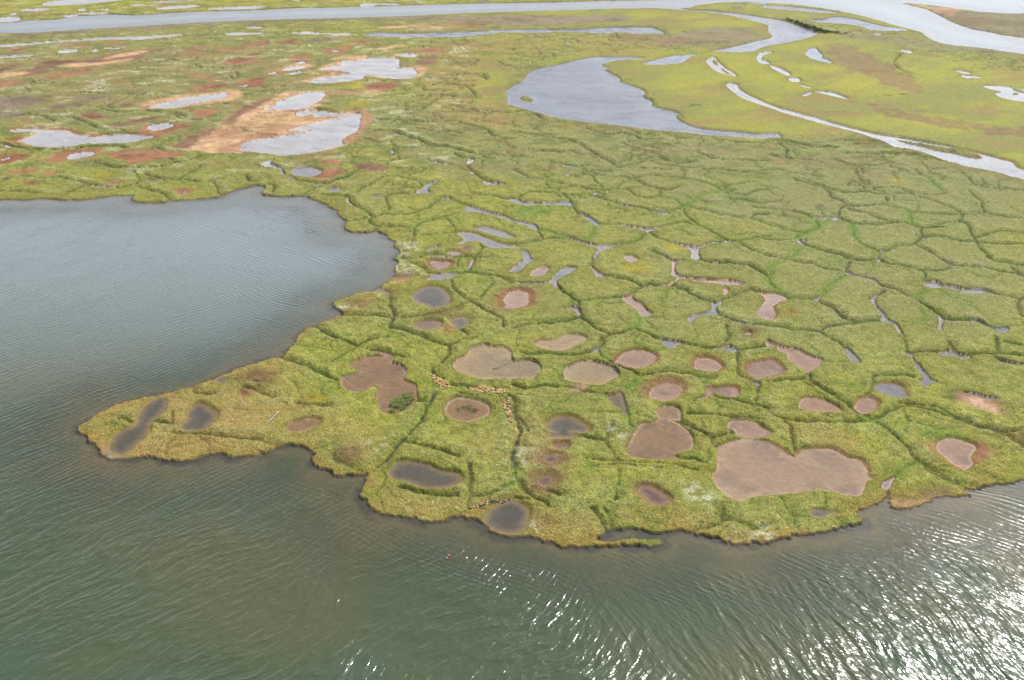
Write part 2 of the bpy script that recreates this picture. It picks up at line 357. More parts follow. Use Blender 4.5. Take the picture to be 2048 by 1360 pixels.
W11k2 1550 1200 1600 1190 1660 1183 1690 1200 1695 1240 1640 1270 1610 1275 1580 1235
Or11 1515 1275 1550 1265 1580 1285 1570 1310 1530 1308
W11g0 1700 775 1740 720 1725 770 1705 790
W11p2 1978 1050 2008 1000 2048 975 2108 968 2158 985 2183 1010 2168 1080 2108 1100 2048 1110 1978 1110 2000 1080
W11k1 940 960 1000 955 1070 985 1060 1000 980 975
Ob11 1000 960 1080 960 1140 980 1100 1030 1040 1015
Op11 850 1085 885 1070 885 1040 905 1035 925 1065 880 1090
Op11 1100 905 1170 870 1185 840 1210 880 1150 905
Ob11 700 1070 800 1040 900 1020 960 1060 900 1110 760 1110
Ob11 1100 830 1180 800 1240 830 1200 880 1120 880
Ob11 1300 1180 1450 1155 1640 1110 1600 1140 1450 1180
Ow11 820 990 930 975 1000 1025 930 1010
Ow11 640 1100 720 1090 860 1110 720 1130
Ow11 1120 790 1200 740 1280 790 1180 810
Ow11 1170 590 1240 580 1280 620 1260 690 1200 680 1180 630
Ow11 1250 830 1350 830 1330 870 1270 860
C311 270 70 360 95 500 112 590 100 680 75 790 20 830 0
C211 400 190 440 172 520 140 680 75
C211 380 200 500 200 720 222 740 260 780 290 860 330 940 378
C211 710 415 900 390 1050 365 1250 358 1320 340 1440 270 1480 240
C211 900 395 910 430 960 450 1080 455 1250 468 1330 430 1500 385 1640 350
C211 940 495 980 475 1100 458
C211 1250 468 1252 545 1240 600
C211 1030 225 1050 270 1060 330
C211 1030 225 1150 200 1280 185
C211 800 185 900 130 1000 75 1120 60 1300 105 1330 140
C211 1120 60 1200 20 1250 -10
C311 1740 40 1820 90 1900 100
C211 1740 40 1690 -20
C211 1590 500 1560 430 1500 385
C111 1260 545 1500 515 1640 500
C311 1180 700 1240 740 1330 790 1400 835 1500 838
C211 1230 720 1360 690 1480 690 1600 700 1750 700 1800 640 1790 600
C211 1790 615 1900 630 2048 622
C211 1750 700 1700 800 1690 830
C311 1620 838 1700 825 1900 850 1980 880 2048 900
C111 1630 700 1610 790
C211 1560 900 1600 980 1680 1040 1740 1060 1830 1000 1900 920
C311 1740 1060 1830 1130 1960 1200 1990 1260
C311 690 1165 850 1168 980 1175 1100 1180 1085 1100 1075 1050
C311 1100 1180 1070 1260 1180 1290 1280 1320 1370 1360
C211 1100 1190 1300 1185 1500 1140 1740 1060
C311 480 1255 560 1310 660 1360
C311 1570 1220 1640 1290 1700 1330
C311 1170 620 1180 660 1175 720
C211 380 210 420 195
C311 105 115 135 140 125 180
C311 0 -20 100 -15 190 -10
C211 1410 120 1280 100 1160 60
C211 1980 375 1850 360
C211 1720 290 1600 260 1480 230
C211 1900 700 1790 710
C211 2048 240 1900 215 1700 190
W12g0 -20 240 0 240 50 240 90 262 200 270 330 265 440 260 480 272 465 298 400 290 300 285 150 290 60 275 -20 256
W12g0 530 360 580 365 620 380 660 410 700 442 680 450 620 420 570 385
W12g0 840 285 900 292 1000 312 960 312 880 298
W12g0 1120 337 1180 345 1240 345 1250 362 1200 362 1140 348
W12g0 830 442 900 448 1000 465 1090 475 1180 465 1240 452 1160 480 1090 500 1030 490 930 465
W12g0 600 165 635 172 615 176
W12g0 1220 178 1260 174 1250 182
W12g0 1845 28 1865 30 1860 42 1848 40
W12s0 645 203 690 192 698 202 660 212
W12s0 745 182 778 184 765 191
W12s0 428 44 455 44 450 53 430 53
W12g0 445 550 520 565 590 590 640 600 700 615 800 612 880 605 800 630 730 650 690 680 665 710 650 705 665 670 690 640 660 625 580 600 500 575
W12g0 1235 580 1330 600 1420 615 1495 630 1490 680 1505 715 1430 710 1435 670 1410 640 1320 605
W12g0 1500 620 1600 592 1700 585 1700 570 1750 585 1600 600 1510 630
W12p0 1165 685 1230 705 1290 730 1380 735 1320 745 1305 780 1310 830 1370 865 1500 878 1650 885 1780 895 1855 925 1750 935 1600 915 1500 905 1380 885 1330 885 1290 915 1230 935 1200 948 1165 935 1240 925 1300 895 1320 870 1275 850 1275 790 1270 740
W12g0 75 655 100 650 125 660 150 710 190 735 130 750 90 790 50 820 -20 828 0 800 50 760 60 735 95 730
W12p1 145 845 180 805 240 780 285 785 290 800 250 845 200 855
W12p1 890 695 940 688 1010 720 960 745 920 730
W12g0 610 768 650 790 700 830 760 860 840 875 770 868 680 860 650 810
W12g0 0 908 130 912 280 908 330 860 380 810 440 785 520 785 480 820 400 860 355 890 365 930 395 970 350 950 310 920 200 925 60 918
W12p0 880 1030 940 1010 990 990 960 1030 1040 1080 1080 1130 1125 1160 1040 1190 1010 1140 930 1080
W12g0 1055 940 1090 933 1060 950
W12g0 440 1120 510 1103 540 1130 545 1165 490 1140
W12p1 1700 950 1730 970 1710 1005 1690 1000
W12g0 1410 1200 1430 1175 1500 1160 1580 1130 1600 1100 1590 1070 1640 1070 1675 1055 1670 1085 1630 1110 1650 1165 1560 1170 1490 1180 1450 1210 1440 1235 1415 1230
W12g0 1770 1215 1860 1235 1950 1245 1900 1255 1800 1235
W12g0 1600 748 1690 758 1640 768
W12g0 310 1240 420 1225 360 1238
Ob12 1820 1290 1900 1270 1960 1300 1940 1350 1860 1345
W12p1 1870 1310 1900 1300 1915 1320 1880 1330
W13p1 -90 985 0 993 80 998 150 1035 90 1060 40 1095 60 1150 50 1190 0 1205 -50 1185 -95 1145 -60 1100 -20 1050 -40 1010
Ol12 0 340 100 300 300 300 320 350 200 390 60 380
Oy12 880 790 980 770 1080 790 1040 830 920 830
Oy12 1240 610 1320 620 1360 660 1260 650
C212 0 0 130 70 240 85 380 115 480 135 620 165 800 170 1000 155
C212 560 0 700 50 830 65 960 70 1080 140 1180 165 1280 165 1340 130
C312 900 60 960 72 1000 65
C212 960 70 1100 55 1250 65 1400 80 1520 105 1660 150
C212 1520 0 1700 10 1850 25 2048 45
C212 1680 185 1850 215 1950 180 2048 170
Cg12 1180 230 1280 250 1380 300 1450 260 1540 200 1680 185
C212 1180 165 1180 230
C212 1380 300 1600 345 1750 380 1900 400 2048 440
C212 1380 300 1310 320 1250 345
C212 1000 312 1120 335
C212 1240 450 1350 425 1500 450 1560 480 1680 550 1750 580 1820 582 1900 560 2048 550
C212 0 240 50 230 100 200 200 185 400 205 480 270
C212 480 290 530 360
C212 700 442 830 442
Cg12 205 490 300 510 440 545
C212 205 490 250 560
Cg12 680 455 640 510 580 570
C212 880 605 1000 580 1090 500 1120 520 1160 555 1235 580
C312 1130 655 1170 690
C312 1440 715 1600 755 1750 755 1880 770 2000 830 2048 870
C212 650 710 620 765
C212 0 610 140 590 260 565 440 548
C312 840 875 950 895 1040 935 1100 925 1170 935
C312 395 970 480 1030 530 1065 540 1100
C212 530 1065 700 1045 880 1025 
C212 1000 980 1050 940
C312 1270 935 1360 965 1440 1010 1590 1070
C212 1675 1055 1800 1010 1900 975 1960 985
C212 545 1165 600 1220 700 1290 780 1330
C212 0 1280 80 1250 200 1240 310 1240 420 1225 545 1190
Cg12 1030 1190 1010 1240 970 1280
C212 970 1280 800 1330 720 1380
C212 970 1280 1060 1310 1170 1355
C312 1650 1165 1770 1215
C212 1950 1245 2048 1250
C212 1720 1250 1730 1330 1700 1380
C212 840 280 760 250 640 220 480 215
C212 920 165 960 200 1080 240 1180 230
C212 1900 400 1960 370 2048 360
C212 1560 480 1400 380 1380 300
C212 1820 582 1900 640 2048 700
W13g0 345 398 400 388 480 392 540 382 590 410 560 410 500 403 400 405
W13g0 225 570 250 562 270 585 330 625 345 632 300 622 250 600
W13g0 270 575 305 570 300 585
W13g0 890 658 925 658 905 675
W13g0 862 740 885 720 920 748 890 748
W13g0 1243 553 1265 553 1255 567
W13g0 0 820 8 820 4 832 -4 832
W13g0 615 830 650 825 690 850 780 868 850 885 868 905 820 890 730 865 650 855
W13g0 1240 910 1290 905 1345 905 1400 935 1460 935 1560 960 1640 960 1720 960 1790 995 1700 998 1640 1002 1560 990 1450 960 1360 955 1300 955 1250 935
W13g0 350 1052 420 1020 400 1055 430 1085 380 1065
W13g0 810 1045 885 1010 850 1040 870 1100 920 1150 960 1200 1030 1240 1060 1290 1075 1330 1040 1310 1000 1250 920 1225 900 1200 910 1170 870 1130 840 1080
W13g0 1355 1265 1370 1200 1360 1170 1330 1150 1400 1200 1385 1250 1385 1285 1360 1285
W13g0 1610 1215 1690 1215 1760 1255 1830 1275 1900 1262 1925 1285 1880 1315 1830 1300 1780 1275 1700 1245
W13g0 1420 750 1480 770 1470 780 1440 768
W13g0 485 1268 520 1262 500 1275
W13g0 930 942 965 955 945 960
W13g0 440 990 462 985 455 998
W13g0 400 1305 420 1308 415 1316
Or13 330 130 400 145 370 148
Oy13 970 90 1050 85 1100 105 1020 115
Oy13 90 1130 170 1110 240 1140 180 1180 110 1175
C313 1810 365 1860 375 1920 388
C313 510 235 570 250
C313 1000 305 1050 315
C313 1720 325 1735 350
C213 230 90 320 120 460 170 500 210 560 250 650 295 780 300 930 285 940 235
C213 280 85 420 140 500 165 600 190 750 180 760 140 680 90
C213 750 185 900 205 1060 195 1150 200 1080 165
Cg13 940 285 1000 310 1130 350 1135 430
C213 1180 10 1270 70 1380 150 1400 200 1150 200
Cg13 1280 60 1300 100 1380 150
C213 740 -10 760 40
C213 1540 30 1600 70 1700 140 1900 160 2048 180
C213 1590 180 1690 250 1720 320 1800 365 1920 390 2048 400
C213 1150 200 1280 250 1400 280 1500 330 1560 365 1680 370
C213 1130 350 1300 360 1500 370
C213 330 385 200 340 0 320 -120 300
C313 590 405 660 440 760 445 900 445 1010 432 1120 440 1220 470 1400 465
C213 570 380 600 300 650 295
C213 620 310 780 360 900 400 1010 432
Cg13 660 445 680 520 740 590
C213 740 590 820 640 890 665 900 700 880 725
C213 220 570 0 570 -100 550
Cg13 225 560 300 510 390 475 380 430 340 390
C213 345 632 460 658
C313 460 658 560 690 680 725 800 732 870 735
C313 915 745 960 760 1100 790 1220 820
C213 1220 820 1400 815 1480 780 1600 790 1740 800 1950 840 2048 860
C213 925 670 1050 620 1150 610 1230 540 1220 470
C213 1260 545 1400 550 1560 580 1700 590 1850 605 2048 600
C213 1180 610 1280 660 1420 750
C213 1560 370 1520 420 1600 460 1640 560 1740 680 1820 740 2048 770
C213 0 690 120 720 200 740 330 760 480 800 620 830
Cg13 0 810 100 755 200 700 250 640
C213 630 830 650 740
C313 868 905 920 940 1000 965
C213 1000 965 1150 1035 1260 1100
C313 1260 1100 1340 1160 1440 1205 1610 1215
C213 1220 820 1260 860 1240 900
Cg13 1270 980 1150 1035
C213 1790 995 1900 1020 2048 1045
C313 430 1085 520 1130 600 1180 700 1230 800 1225 900 1210
C213 350 1050 150 1045
Cg13 420 1020 460 960 560 900 620 860
Cg13 30 820 10 880 60 960 150 1040
C213 885 1010 940 970
C213 0 1255 150 1280 300 1295 410 1305 480 1350
C213 410 1305 500 1265 700 1230
C213 2010 1040 2000 1120 2040 1180
C213 1740 680 1700 640
C213 0 450 150 490 300 510
C113 1840 90 1850 160
C213 2048 860 1960 800
C213 1640 560 1850 500 2048 520
W20k1 1245 475 1290 463 1335 480 1330 530 1290 590 1240 635 1215 665 1185 700 1185 740 1150 790 1080 850 1010 905 960 918 890 900 875 860 890 800 950 740 1060 705 1080 680 1100 655 1105 620 1150 550 1200 500
W20k1 1450 700 1490 650 1500 600 1530 555 1560 525 1620 518 1690 555 1740 605 1700 660 1640 715 1560 730 1480 725
Om20 830 950 850 910 880 880 960 925 940 955
W20k1 1725 330 1760 305 1820 305 1800 335 1770 352
Or20 1900 425 1950 395 2010 400 2020 440 1960 460
Ob20 1850 360 1900 290 2048 240 2120 260 2100 330 1980 350
W20b0 2000 345 2048 335 2090 345 2040 360
C220 1380 760 1500 755 1600 765 1750 778 1880 795 2048 800
C220 940 640 1000 635 1060 665
C220 1210 665 1280 665 1380 690
C120 1380 590 1380 680
C220 1540 380 1570 435 1720 438
C320 1950 385 2048 412
C120 1400 790 1340 860 1330 940
C221 -10 415 60 440 140 465
C321 330 520 400 522 500 530 600 542
C321 200 150 320 190 430 230 560 290 640 340
C321 640 -15 720 20 820 55
C221 820 55 880 20 1050 -20
C121 820 55 680 130 600 190
W21b0 750 215 770 185 850 150 900 135 1030 135 1010 125 940 100 1000 100 1090 130 1110 150 1090 190 1160 205 1195 235 1200 280 1190 320 1250 345 1280 375 1290 430 1285 480 1240 530 1180 580 1100 605 1040 600 1000 570 985 520 960 480 960 440 990 380 930 380 860 415 780 422 720 405 685 360 685 315 740 290 840 262 790 245
C321 915 90 1000 95 1100 125 1180 145
C321 890 135 960 128 1030 135
C321 1285 490 1340 500 1390 505 1420 460 1490 400 1540 380
C321 1390 505 1360 570 1330 650
C221 1330 650 1270 710 1220 760
C321 1180 810 1100 890 1040 975
C221 1040 975 960 1030
C221 1370 0 1450 25 1550 50 1640 15 1700 -5
C221 1760 -10 1690 10
C321 1550 50 1550 120 1490 190
C321 1430 240 1430 280 1490 330
C321 1560 360 1680 385 1760 400
W21t0 1585 210 1590 180 1680 130 1710 75 1770 55 1840 40 1880 55 1990 62 2030 90 2040 140 2060 175 2108 170 2188 165 2248 190 2283 240 2248 290 2208 320 2108 325 2048 328 1900 325 1780 320 1690 295 1630 275 1590 240
S21 1395 285 1425 285 1540 360 1545 390 1490 400 1430 350
S21 1690 395 1760 385 1900 400 2010 410 1990 440 1900 440 1760 425
S21 1985 500 2010 490 2040 560 2052 600 2040 690 2010 640 1985 570
S21 1700 1355 1780 1330 1880 1300 2000 1280 2048 1275 1980 1300 1860 1325 1760 1350
W21b1 1515 560 1530 520 1590 475 1650 470 1760 490 1840 520 1870 560 1860 600 1800 625 1720 650 1660 655 1600 640 1530 600
W21b1 255 700 290 665 350 645 460 635 510 655 480 690 410 720 330 735 270 732
Ob21 630 930 680 880 780 865 850 890 830 940 780 985 700 980 640 955
W21k1 1055 1070 1100 1020 1140 985 1220 975 1310 985 1400 1010 1480 1050 1600 1070 1640 1100 1630 1140 1560 1180 1450 1195 1370 1195 1280 1170 1200 1140 1120 1125 1070 1095
C221 1180 820 1280 840 1440 880 1520 905 1610 940
C221 1700 1000 1715 1130 1705 1250 1705 1360
C221 1705 1250 1850 1240 2000 1180 2100 1150
C221 1150 1190 1300 1230 1440 1250 1600 1255
C221 0 805 80 820 170 855
C121 450 890 560 850 650 815
C121 1560 425 1700 450 1900 460
Oy21 430 480 480 455 550 465 540 490 460 500
Ob21 -20 330 60 280 130 280 140 350 60 390
Ow21 900 850 980 850 1030 860 980 880
C221 620 920 660 980 740 1010 850 1060
C322 -30 450 20 500 10 560 40 660 60 770 30 850 10 950 20 1060
C222 0 590 60 640 120 740
Cg22 20 1060 40 1160
W31k1 1825 100 1840 50 1880 0 1930 -40 1990 -65 2048 -70 2108 -50 2160 -15 2180 40 2160 100 2150 150 2100 190 2040 198 1950 185 1880 150
W22t0 420 290 425 240 500 200 600 178 700 185 790 215 845 260 850 290 800 325 740 360 660 372 580 365 480 345 430 320
W22p1 830 175 880 125 950 90 1050 88 1120 115 1155 145 1130 185 1060 215 980 222 900 210 850 195
W22t1 185 35 240 5 300 10 360 -10 400 -30 440 -45 520 -40 590 -20 600 0 540 30 460 70 380 88 290 80 220 60
W22g0 780 185 830 200 885 235 850 225 800 205
W22g0 640 110 660 80 690 75 685 105
W22k0 765 460 830 440 870 425 890 460 910 540 925 610 900 600 870 560 810 530
Ox22 840 440 880 400 895 430 870 450
W22g0 1175 5 1250 8 1330 20 1400 45 1330 45 1290 75 1230 65 1200 30
W22g0 1560 75 1660 80 1690 60 1760 65 1800 80 1770 105 1700 95 1600 85
W22p1 1455 200 1475 160 1520 150 1600 160 1660 200 1670 230 1620 255 1550 245 1470 235
W22p1 1885 215 1920 190 2000 175 2100 170 2165 235 2170 260 2100 290 2030 300 1970 310 1920 285 1890 250
W23p0 -10 10 60 40 150 70 250 85 330 130 430 160 410 205 370 240 320 272 280 235 220 210 160 170 150 125 75 90 70 65 0 65 -20 40
W22p2 1100 445 1130 390 1200 355 1280 352 1340 370 1362 410 1330 455 1270 480 1200 490 1150 475
W22p1 1640 400 1700 380 1780 385 1810 420 1790 455 1730 462 1660 440 1610 425 1580 450 1560 475 1480 480 1550 460 1560 400 1600 385
W22g0 1930 345 1980 355 1960 378 1935 365
Ob22 1820 280 1900 330 1960 355 1930 370 1860 340
W22b1 1150 570 1210 535 1280 535 1335 565 1345 640 1300 645 1260 640 1350 690 1420 750 1447 810 1435 875 1350 895 1290 925 1330 955 1160 965 1050 950 950 930 930 890 945 830 980 760 1030 680 1140 660 1170 620
W22k1 280 690 310 650 370 622 450 618 520 645 600 700 605 730 560 742 470 735 510 775 430 785 310 782 285 755 340 740 290 715
W22r1 345 850 380 833 430 840 435 862 390 872 355 865
W22r2 245 955 290 928 350 935 380 965 350 982 280 985
W22r2 210 1120 260 1092 310 1110 310 1150 260 1175 215 1150
W22r1 1010 1195 1040 1175 1100 1178 1180 1220 1240 1260 1250 1300 1190 1322 1120 1310 1060 1260 1020 1225
W22p1 1725 700 1740 665 1790 645 1920 655 1990 690 2048 725 2085 745 2060 760 2000 785 1900 788 1800 770 1780 725 1730 715
W22t1p 1600 1085 1640 1050 1650 1000 1645 900 1660 860 1720 830 1800 808 1900 802 2000 812 2048 822 2108 850 2168 890 2228 935 2278 945 2318 885 2428 880 2548 885 2628 920 2698 955 2768 965 2818 1010 2843 1055 2838 1080 2878 1115 2828 1125 2818 1190 2788 1245 2718 1250 2608 1230 2488 1205 2438 1195 2378 1215 2308 1225 2158 1245 2048 1248 1920 1265 1800 1290 1720 1240 1650 1190 1620 1130
Ob22 80 1175 180 1185 280 1210 370 1250 280 1270 180 1250 110 1210
Ob22 470 410 520 395 600 430 480 430
Ox22 485 408 540 398 560 410 500 416
C222 0 380 100 400 230 380 340 385 470 400 620 430 750 455
C322 0 375 100 400
C222 90 120 300 125 500 130 640 110 700 70 740 20 720 0
Cg22 690 80 710 130 780 185
C222 885 235 960 260 1010 295
Cg22 1010 295 970 350 920 400 900 430
C222 1010 295 1100 285 1220 265 1400 280 1590 320 1640 310
C222 1400 45 1560 75
C222 1800 90 1900 75 2048 60
C222 1800 90 1810 180 1815 270 1880 320 1960 350 1970 400 1955 520
C322 1955 520 2048 560
C122 1440 500 1480 480
C222 1600 430 1640 475 1800 495 1950 540
Cg22 920 570 940 680 1000 715
C322 1310 650 1420 700 1540 760 1590 790
C222 1590 790 1610 850 1640 870
C222 1400 600 1560 600 1700 620 1960 640
C222 1590 790 1700 765 1780 755
C322 480 750 520 775 620 790
C222 620 790 740 810 760 760 800 700
C122 740 810 770 860 850 980
C122 1340 960 1440 970 1560 1000 1580 900 1590 800
C122 860 1050 850 1170 
C322 835 1240 825 1280
C222 60 1170 150 1260 240 1300 300 1350
C322 180 1185 280 1210 370 1250
C222 0 1265 130 1285
C122 600 960 900 990 1200 1000 1500 1060
C122 630 1030 900 1010 1200 1040
Ow22 60 920 120 900 150 950 90 1010 50 980
Ow22 800 720 880 690 930 720 900 800 830 790
Ow22 1390 1200 1450 1200 1560 1270 1540 1300 1450 1270
W23g0 620 75 650 85 690 125 735 175 725 195 680 185 640 150
W23g0 1110 110 1150 120 1155 150 1175 185 1210 205 1230 240 1270 275 1300 315 1350 340 1295 360 1275 385 1240 375 1205 335 1245 315 1205 260 1200 240 1185 215 1165 170 1130 145
W23g0 1345 115 1400 108 1460 95 1520 120 1610 140 1605 168 1540 162 1460 145 1380 130
W23g0 1800 150 1860 170 1950 190 2048 203 2200 225 2200 240 2048 217 1960 210 1860 190
W23p1 250 520 280 480 340 465 420 478 500 512 560 545 580 570 540 585 440 580 350 575 250 552
Ob23 560 540 620 560 690 590 660 600 590 590
W23p1 695 545 720 490 780 465 840 475 870 505 860 555 810 580 760 595 710 570
W23g1 855 385 870 362 950 350 1030 365 1080 385 1100 450 1090 468 1000 460 910 430 870 405
Ob23 1040 360 1110 385 1120 420 1090 400
Ox23 1490 480 1510 435 1580 435 1680 470 1750 485 1820 540 1855 585 1820 595 1700 565 1600 530 1510 500
W23g0 1560 428 1650 438 1750 462 1850 482 1750 487 1680 468 1600 445
Ol23 1410 460 1470 400 1580 400 1540 430 1480 450 1480 500
Ob23 1760 490 1860 510 1900 570 1860 600 1820 540
Or23 1265 860 1300 825 1360 820 1350 880 1400 930 1480 995 1580 1040 1630 985 1620 920 1660 870 1620 820 1700 835 1760 865 1785 910 1740 960 1640 1010 1580 1050 1480 1010 1380 970 1290 910
W23p2 1350 850 1370 825 1440 790 1530 805 1620 835 1665 870 1640 900 1620 950 1640 990 1580 1045 1540 1025 1480 995 1440 960 1380 915 1350 880
Ol23 1230 740 1350 710 1500 740 1640 800 1500 800 1360 810 1250 780
W23g0 905 1170 920 1145 980 1120 1015 1100 985 1160 955 1200 920 1190
W33k1 330 20 360 0 440 5 560 25 480 40 420 65 350 50
Ox23 980 1310 1000 1270 1080 1290 1200 1280 1300 1260 1380 1240 1400 1255 1280 1290 1180 1330 1040 1340
Ob23 1050 1280 1200 1240 1400 1220 1480 1240 1400 1260 1200 1280
Ob23 1900 780 2000 770 2100 810 2060 850 1980 820
C223 520 0 580 50 620 75
C223 1080 0 1110 60 1115 110
C223 1160 115 1300 105 1345 115
C223 1610 130 1800 120 2048 130
C223 1830 0 1830 100
C223 1890 25 2048 55
C223 1450 30 1480 95
C323 320 275 340 330 440 400 560 470 660 550
C223 660 550 760 610 820 660
Cg23 800 640 870 670
C323 870 670 960 730 1080 830 1150 930 1190 990
C323 1190 990 1330 1050 1450 1110 1560 1180 1640 1205
C223 0 575 70 625 200 655 400 665 600 665 800 655
C223 820 655 900 625 1020 555 1080 540 1200 545 1380 590 1600 680 1800 740 1950 800 2048 870
C323 1500 625 1620 670 1750 715 1900 745 2000 740
C223 1040 510 1200 530 1380 560 1500 625
C223 130 650 180 700 200 800
C323 200 800 215 910
Cg23 1190 1000 1080 1040 1015 1095
C223 0 345 100 335 290 320
C223 1250 1040 1400 1110 1560 1190 1590 1225
C123 1080 560 1120 700 1060 800
C223 700 550 820 420 860 300 1000 290 1150 300
C332 640 0 720 90 760 185
C232 740 0 790 90 810 180
C232 1690 0 1690 60 1640 120 1440 190
C232 1690 90 1830 110 1950 155 2048 120
Ob32 180 50 300 60 330 130 240 170 180 130
Ow32 1950 190 2048 160 2048 240 1960 240
Ow32 130 130 180 120 180 180 120 180
"""
# broad drifts of drier or greener sward: centre, radii, tilt (deg), tone, strength
ZONES = [(330, 860, 280, 130, -20, 'c', .95), (560, 900, 220, 90, 0, 'c', .45), (880, 1020, 300, 60, 8, 'c', .6), (1250, 1060, 420, 40, 0, 'c', .35),
         (1600, 340, 760, 120, 5, 'g', .85), (1500, 240, 500, 40, 0, 'c', .35), (930, 190, 100, 120, -25, 'c', .8), (1150, 90, 260, 25, 0, 'c', .4), (870, 280, 200, 60, 20, 'g', .6),
         (300, 10, 700, 22, 0, 'e', .7), (250, 170, 560, 130, 0, 'g', .9), (260, 150, 420, 90, 0, 'c', .35), (1350, 560, 500, 160, 0, 'g', .3), (1700, 560, 400, 200, 0, 'g', .5), (1900, 560, 300, 90, 0, 'g', .4), (1150, 150, 40, 60, -50, 'e', .4),
         (1100, 860, 90, 40, 0, 'c', .4), (1650, 880, 90, 30, 20, 'c', .5), (1000, 900, 100, 30, 0, 'c', .3), (620, 330, 60, 20, 0, 'b', .4), (860, 770, 60, 60, 0, 'e', .4), (1300, 940, 200, 30, 0, 'e', .4)]
LABELS = {}
# ------------------------------------------------------------------ ground geometry helpers
SP, CP = math.sin(PITCH), math.cos(PITCH)
def ground(u, v, z=0.0):
    """survey point (photo pixel) -> place on the ground plane, metres"""
    u = np.asarray(u, float); v = np.asarray(v, float)
    dx = (u - 1024.0) / FPX; dy = -(v - 680.0) / FPX
    dz = -SP + CP * dy; fy = CP + SP * dy
    t = (z - CAM_H) / dz
    return dx * t, fy * t
def off(code):
    if code == 'PP': return 0, 0, 1.0
    return int(code[1]) * 512.0, int(code[0]) * 340.0, 0.25
def catmull(P, closed=True, n=3):
    P = np.asarray(P, float); N = len(P); out = []
    if N < 3: return P
    rng_ = range(N) if closed else range(N - 1)
    for i in rng_:
        if closed: p0, p1, p2, p3 = P[i-1], P[i], P[(i+1) % N], P[(i+2) % N]
        else: p0, p1, p2, p3 = P[max(i-1, 0)], P[i], P[i+1], P[min(i+2, N-1)]
        for k in range(n):
            t = k / n
            out.append(0.5 * (2*p1 + (p2-p0)*t + (2*p0-5*p1+4*p2-p3)*t*t + (-p0+3*p1-3*p2+p3)*t**3))
    if not closed: out.append(P[-1])
    return np.array(out)

def _hash(ix, iy, seed):
    h = (ix.astype(np.uint32) * np.uint32(374761393) + iy.astype(np.uint32) * np.uint32(668265263) + np.uint32(seed * 1274126177 & 0xffffffff))
    h = (h ^ (h >> np.uint32(13))) * np.uint32(1274126177)
    h = h ^ (h >> np.uint32(16))
    return (h & np.uint32(0xffffff)).astype(np.float32) / np.float32(0xffffff)
def vnoise(x, y, seed=0):
    fx = np.floor(x); fy = np.floor(y)
    ix = fx.astype(np.int64); iy = fy.astype(np.int64)
    tx = (x - fx).astype(np.float32); ty = (y - fy).astype(np.float32)
    tx = tx*tx*(3-2*tx); ty = ty*ty*(3-2*ty)
    a = _hash(ix, iy, seed); b = _hash(ix+1, iy, seed); c = _hash(ix, iy+1, seed); d = _hash(ix+1, iy+1, seed)
    return (a + (b-a)*tx) * (1-ty) + (c + (d-c)*tx) * ty
def fbm(x, y, lam, octs=3, seed=0, gain=0.5):
    s = 0; a = 1; tot = 0; ca, sa = math.cos(0.6), math.sin(0.6)
    X = x / lam; Y = y / lam
    for k in range(octs):
        s = s + a * vnoise(X, Y, seed + k * 17); tot += a; a *= gain
        X, Y = (X*ca - Y*sa) * 2.03 + 5.3, (X*sa + Y*ca) * 2.03 + 1.7
    return s / tot
def sst(a, b, x):
    t = np.clip((x - a) / (b - a), 0, 1); return t*t*(3-2*t)

# ------------------------------------------------------------------ the grid of ground points
U = np.concatenate([np.linspace(-2600, -260, 30)[:-1], np.arange(-260, -20, 6.0), np.arange(-20, 2068, 2.0), np.arange(2068, 2310, 6.0), np.linspace(2310, 4600, 30)])
V = np.concatenate([-382.0 + 4.0 * 1.35 ** np.arange(0, 14.5), [-80, -50, -30, -18, -10], np.arange(-5, 60, 1.0), np.arange(60, 1374, 1.8), np.arange(1374, 1500, 6.0), np.linspace(1500, 3000, 30)])
V = np.unique(V)
NU, NV = len(U), len(V)
UU, VV = np.meshgrid(U, V)
X, Y = ground(UU, VV)
X = X.astype(np.float64); Y = Y.astype(np.float64)
_dep = PITCH + np.arctan((V - 680) / FPX)
PXM = CAM_H / np.sin(_dep) / FPX / np.cos(np.arctan((V - 680) / FPX)) * 1.0          # metres across one survey pixel, per row
PYM = PXM / np.sin(_dep)

def inside(P, r0, r1, c0, c1):
    """even-odd fill of a pixel-space polygon on rows r0:r1, cols c0:c1"""
    M = np.zeros((r1 - r0, c1 - c0), bool); Q = np.roll(P, -1, 0)
    for r in range(r0, r1):
        v = V[r] + 1e-4
        m = (P[:, 1] <= v) != (Q[:, 1] <= v)
        if not m.any(): continue
        a = P[m]; b = Q[m]
        xs = np.sort(a[:, 0] + (v - a[:, 1]) / (b[:, 1] - a[:, 1]) * (b[:, 0] - a[:, 0]))
        M[r - r0] = (np.searchsorted(xs, U[c0:c1]) % 2) == 1
    return M
def window(P, marg):
    v0, v1 = P[:, 1].min(), P[:, 1].max(); u0, u1 = P[:, 0].min(), P[:, 0].max()
    vm = min(max(v0, V[0]), V[-1]); vx = min(max(v1, V[0]), V[-1])
    iy0 = min(np.searchsorted(V, vm), NV-1); iy1 = min(np.searchsorted(V, vx), NV-1)
    r0 = np.searchsorted(V, v0 - marg / PYM[iy0] * 1.3 - 3); r1 = np.searchsorted(V, v1 + marg / PYM[iy1] * 1.3 + 4)
    px = marg / PXM[iy1]
    c0 = np.searchsorted(U, u0 - px - 4); c1 = np.searchsorted(U, u1 + px + 5)
    return max(r0, 0), min(r1, NV), max(c0, 0), min(c1, NU)
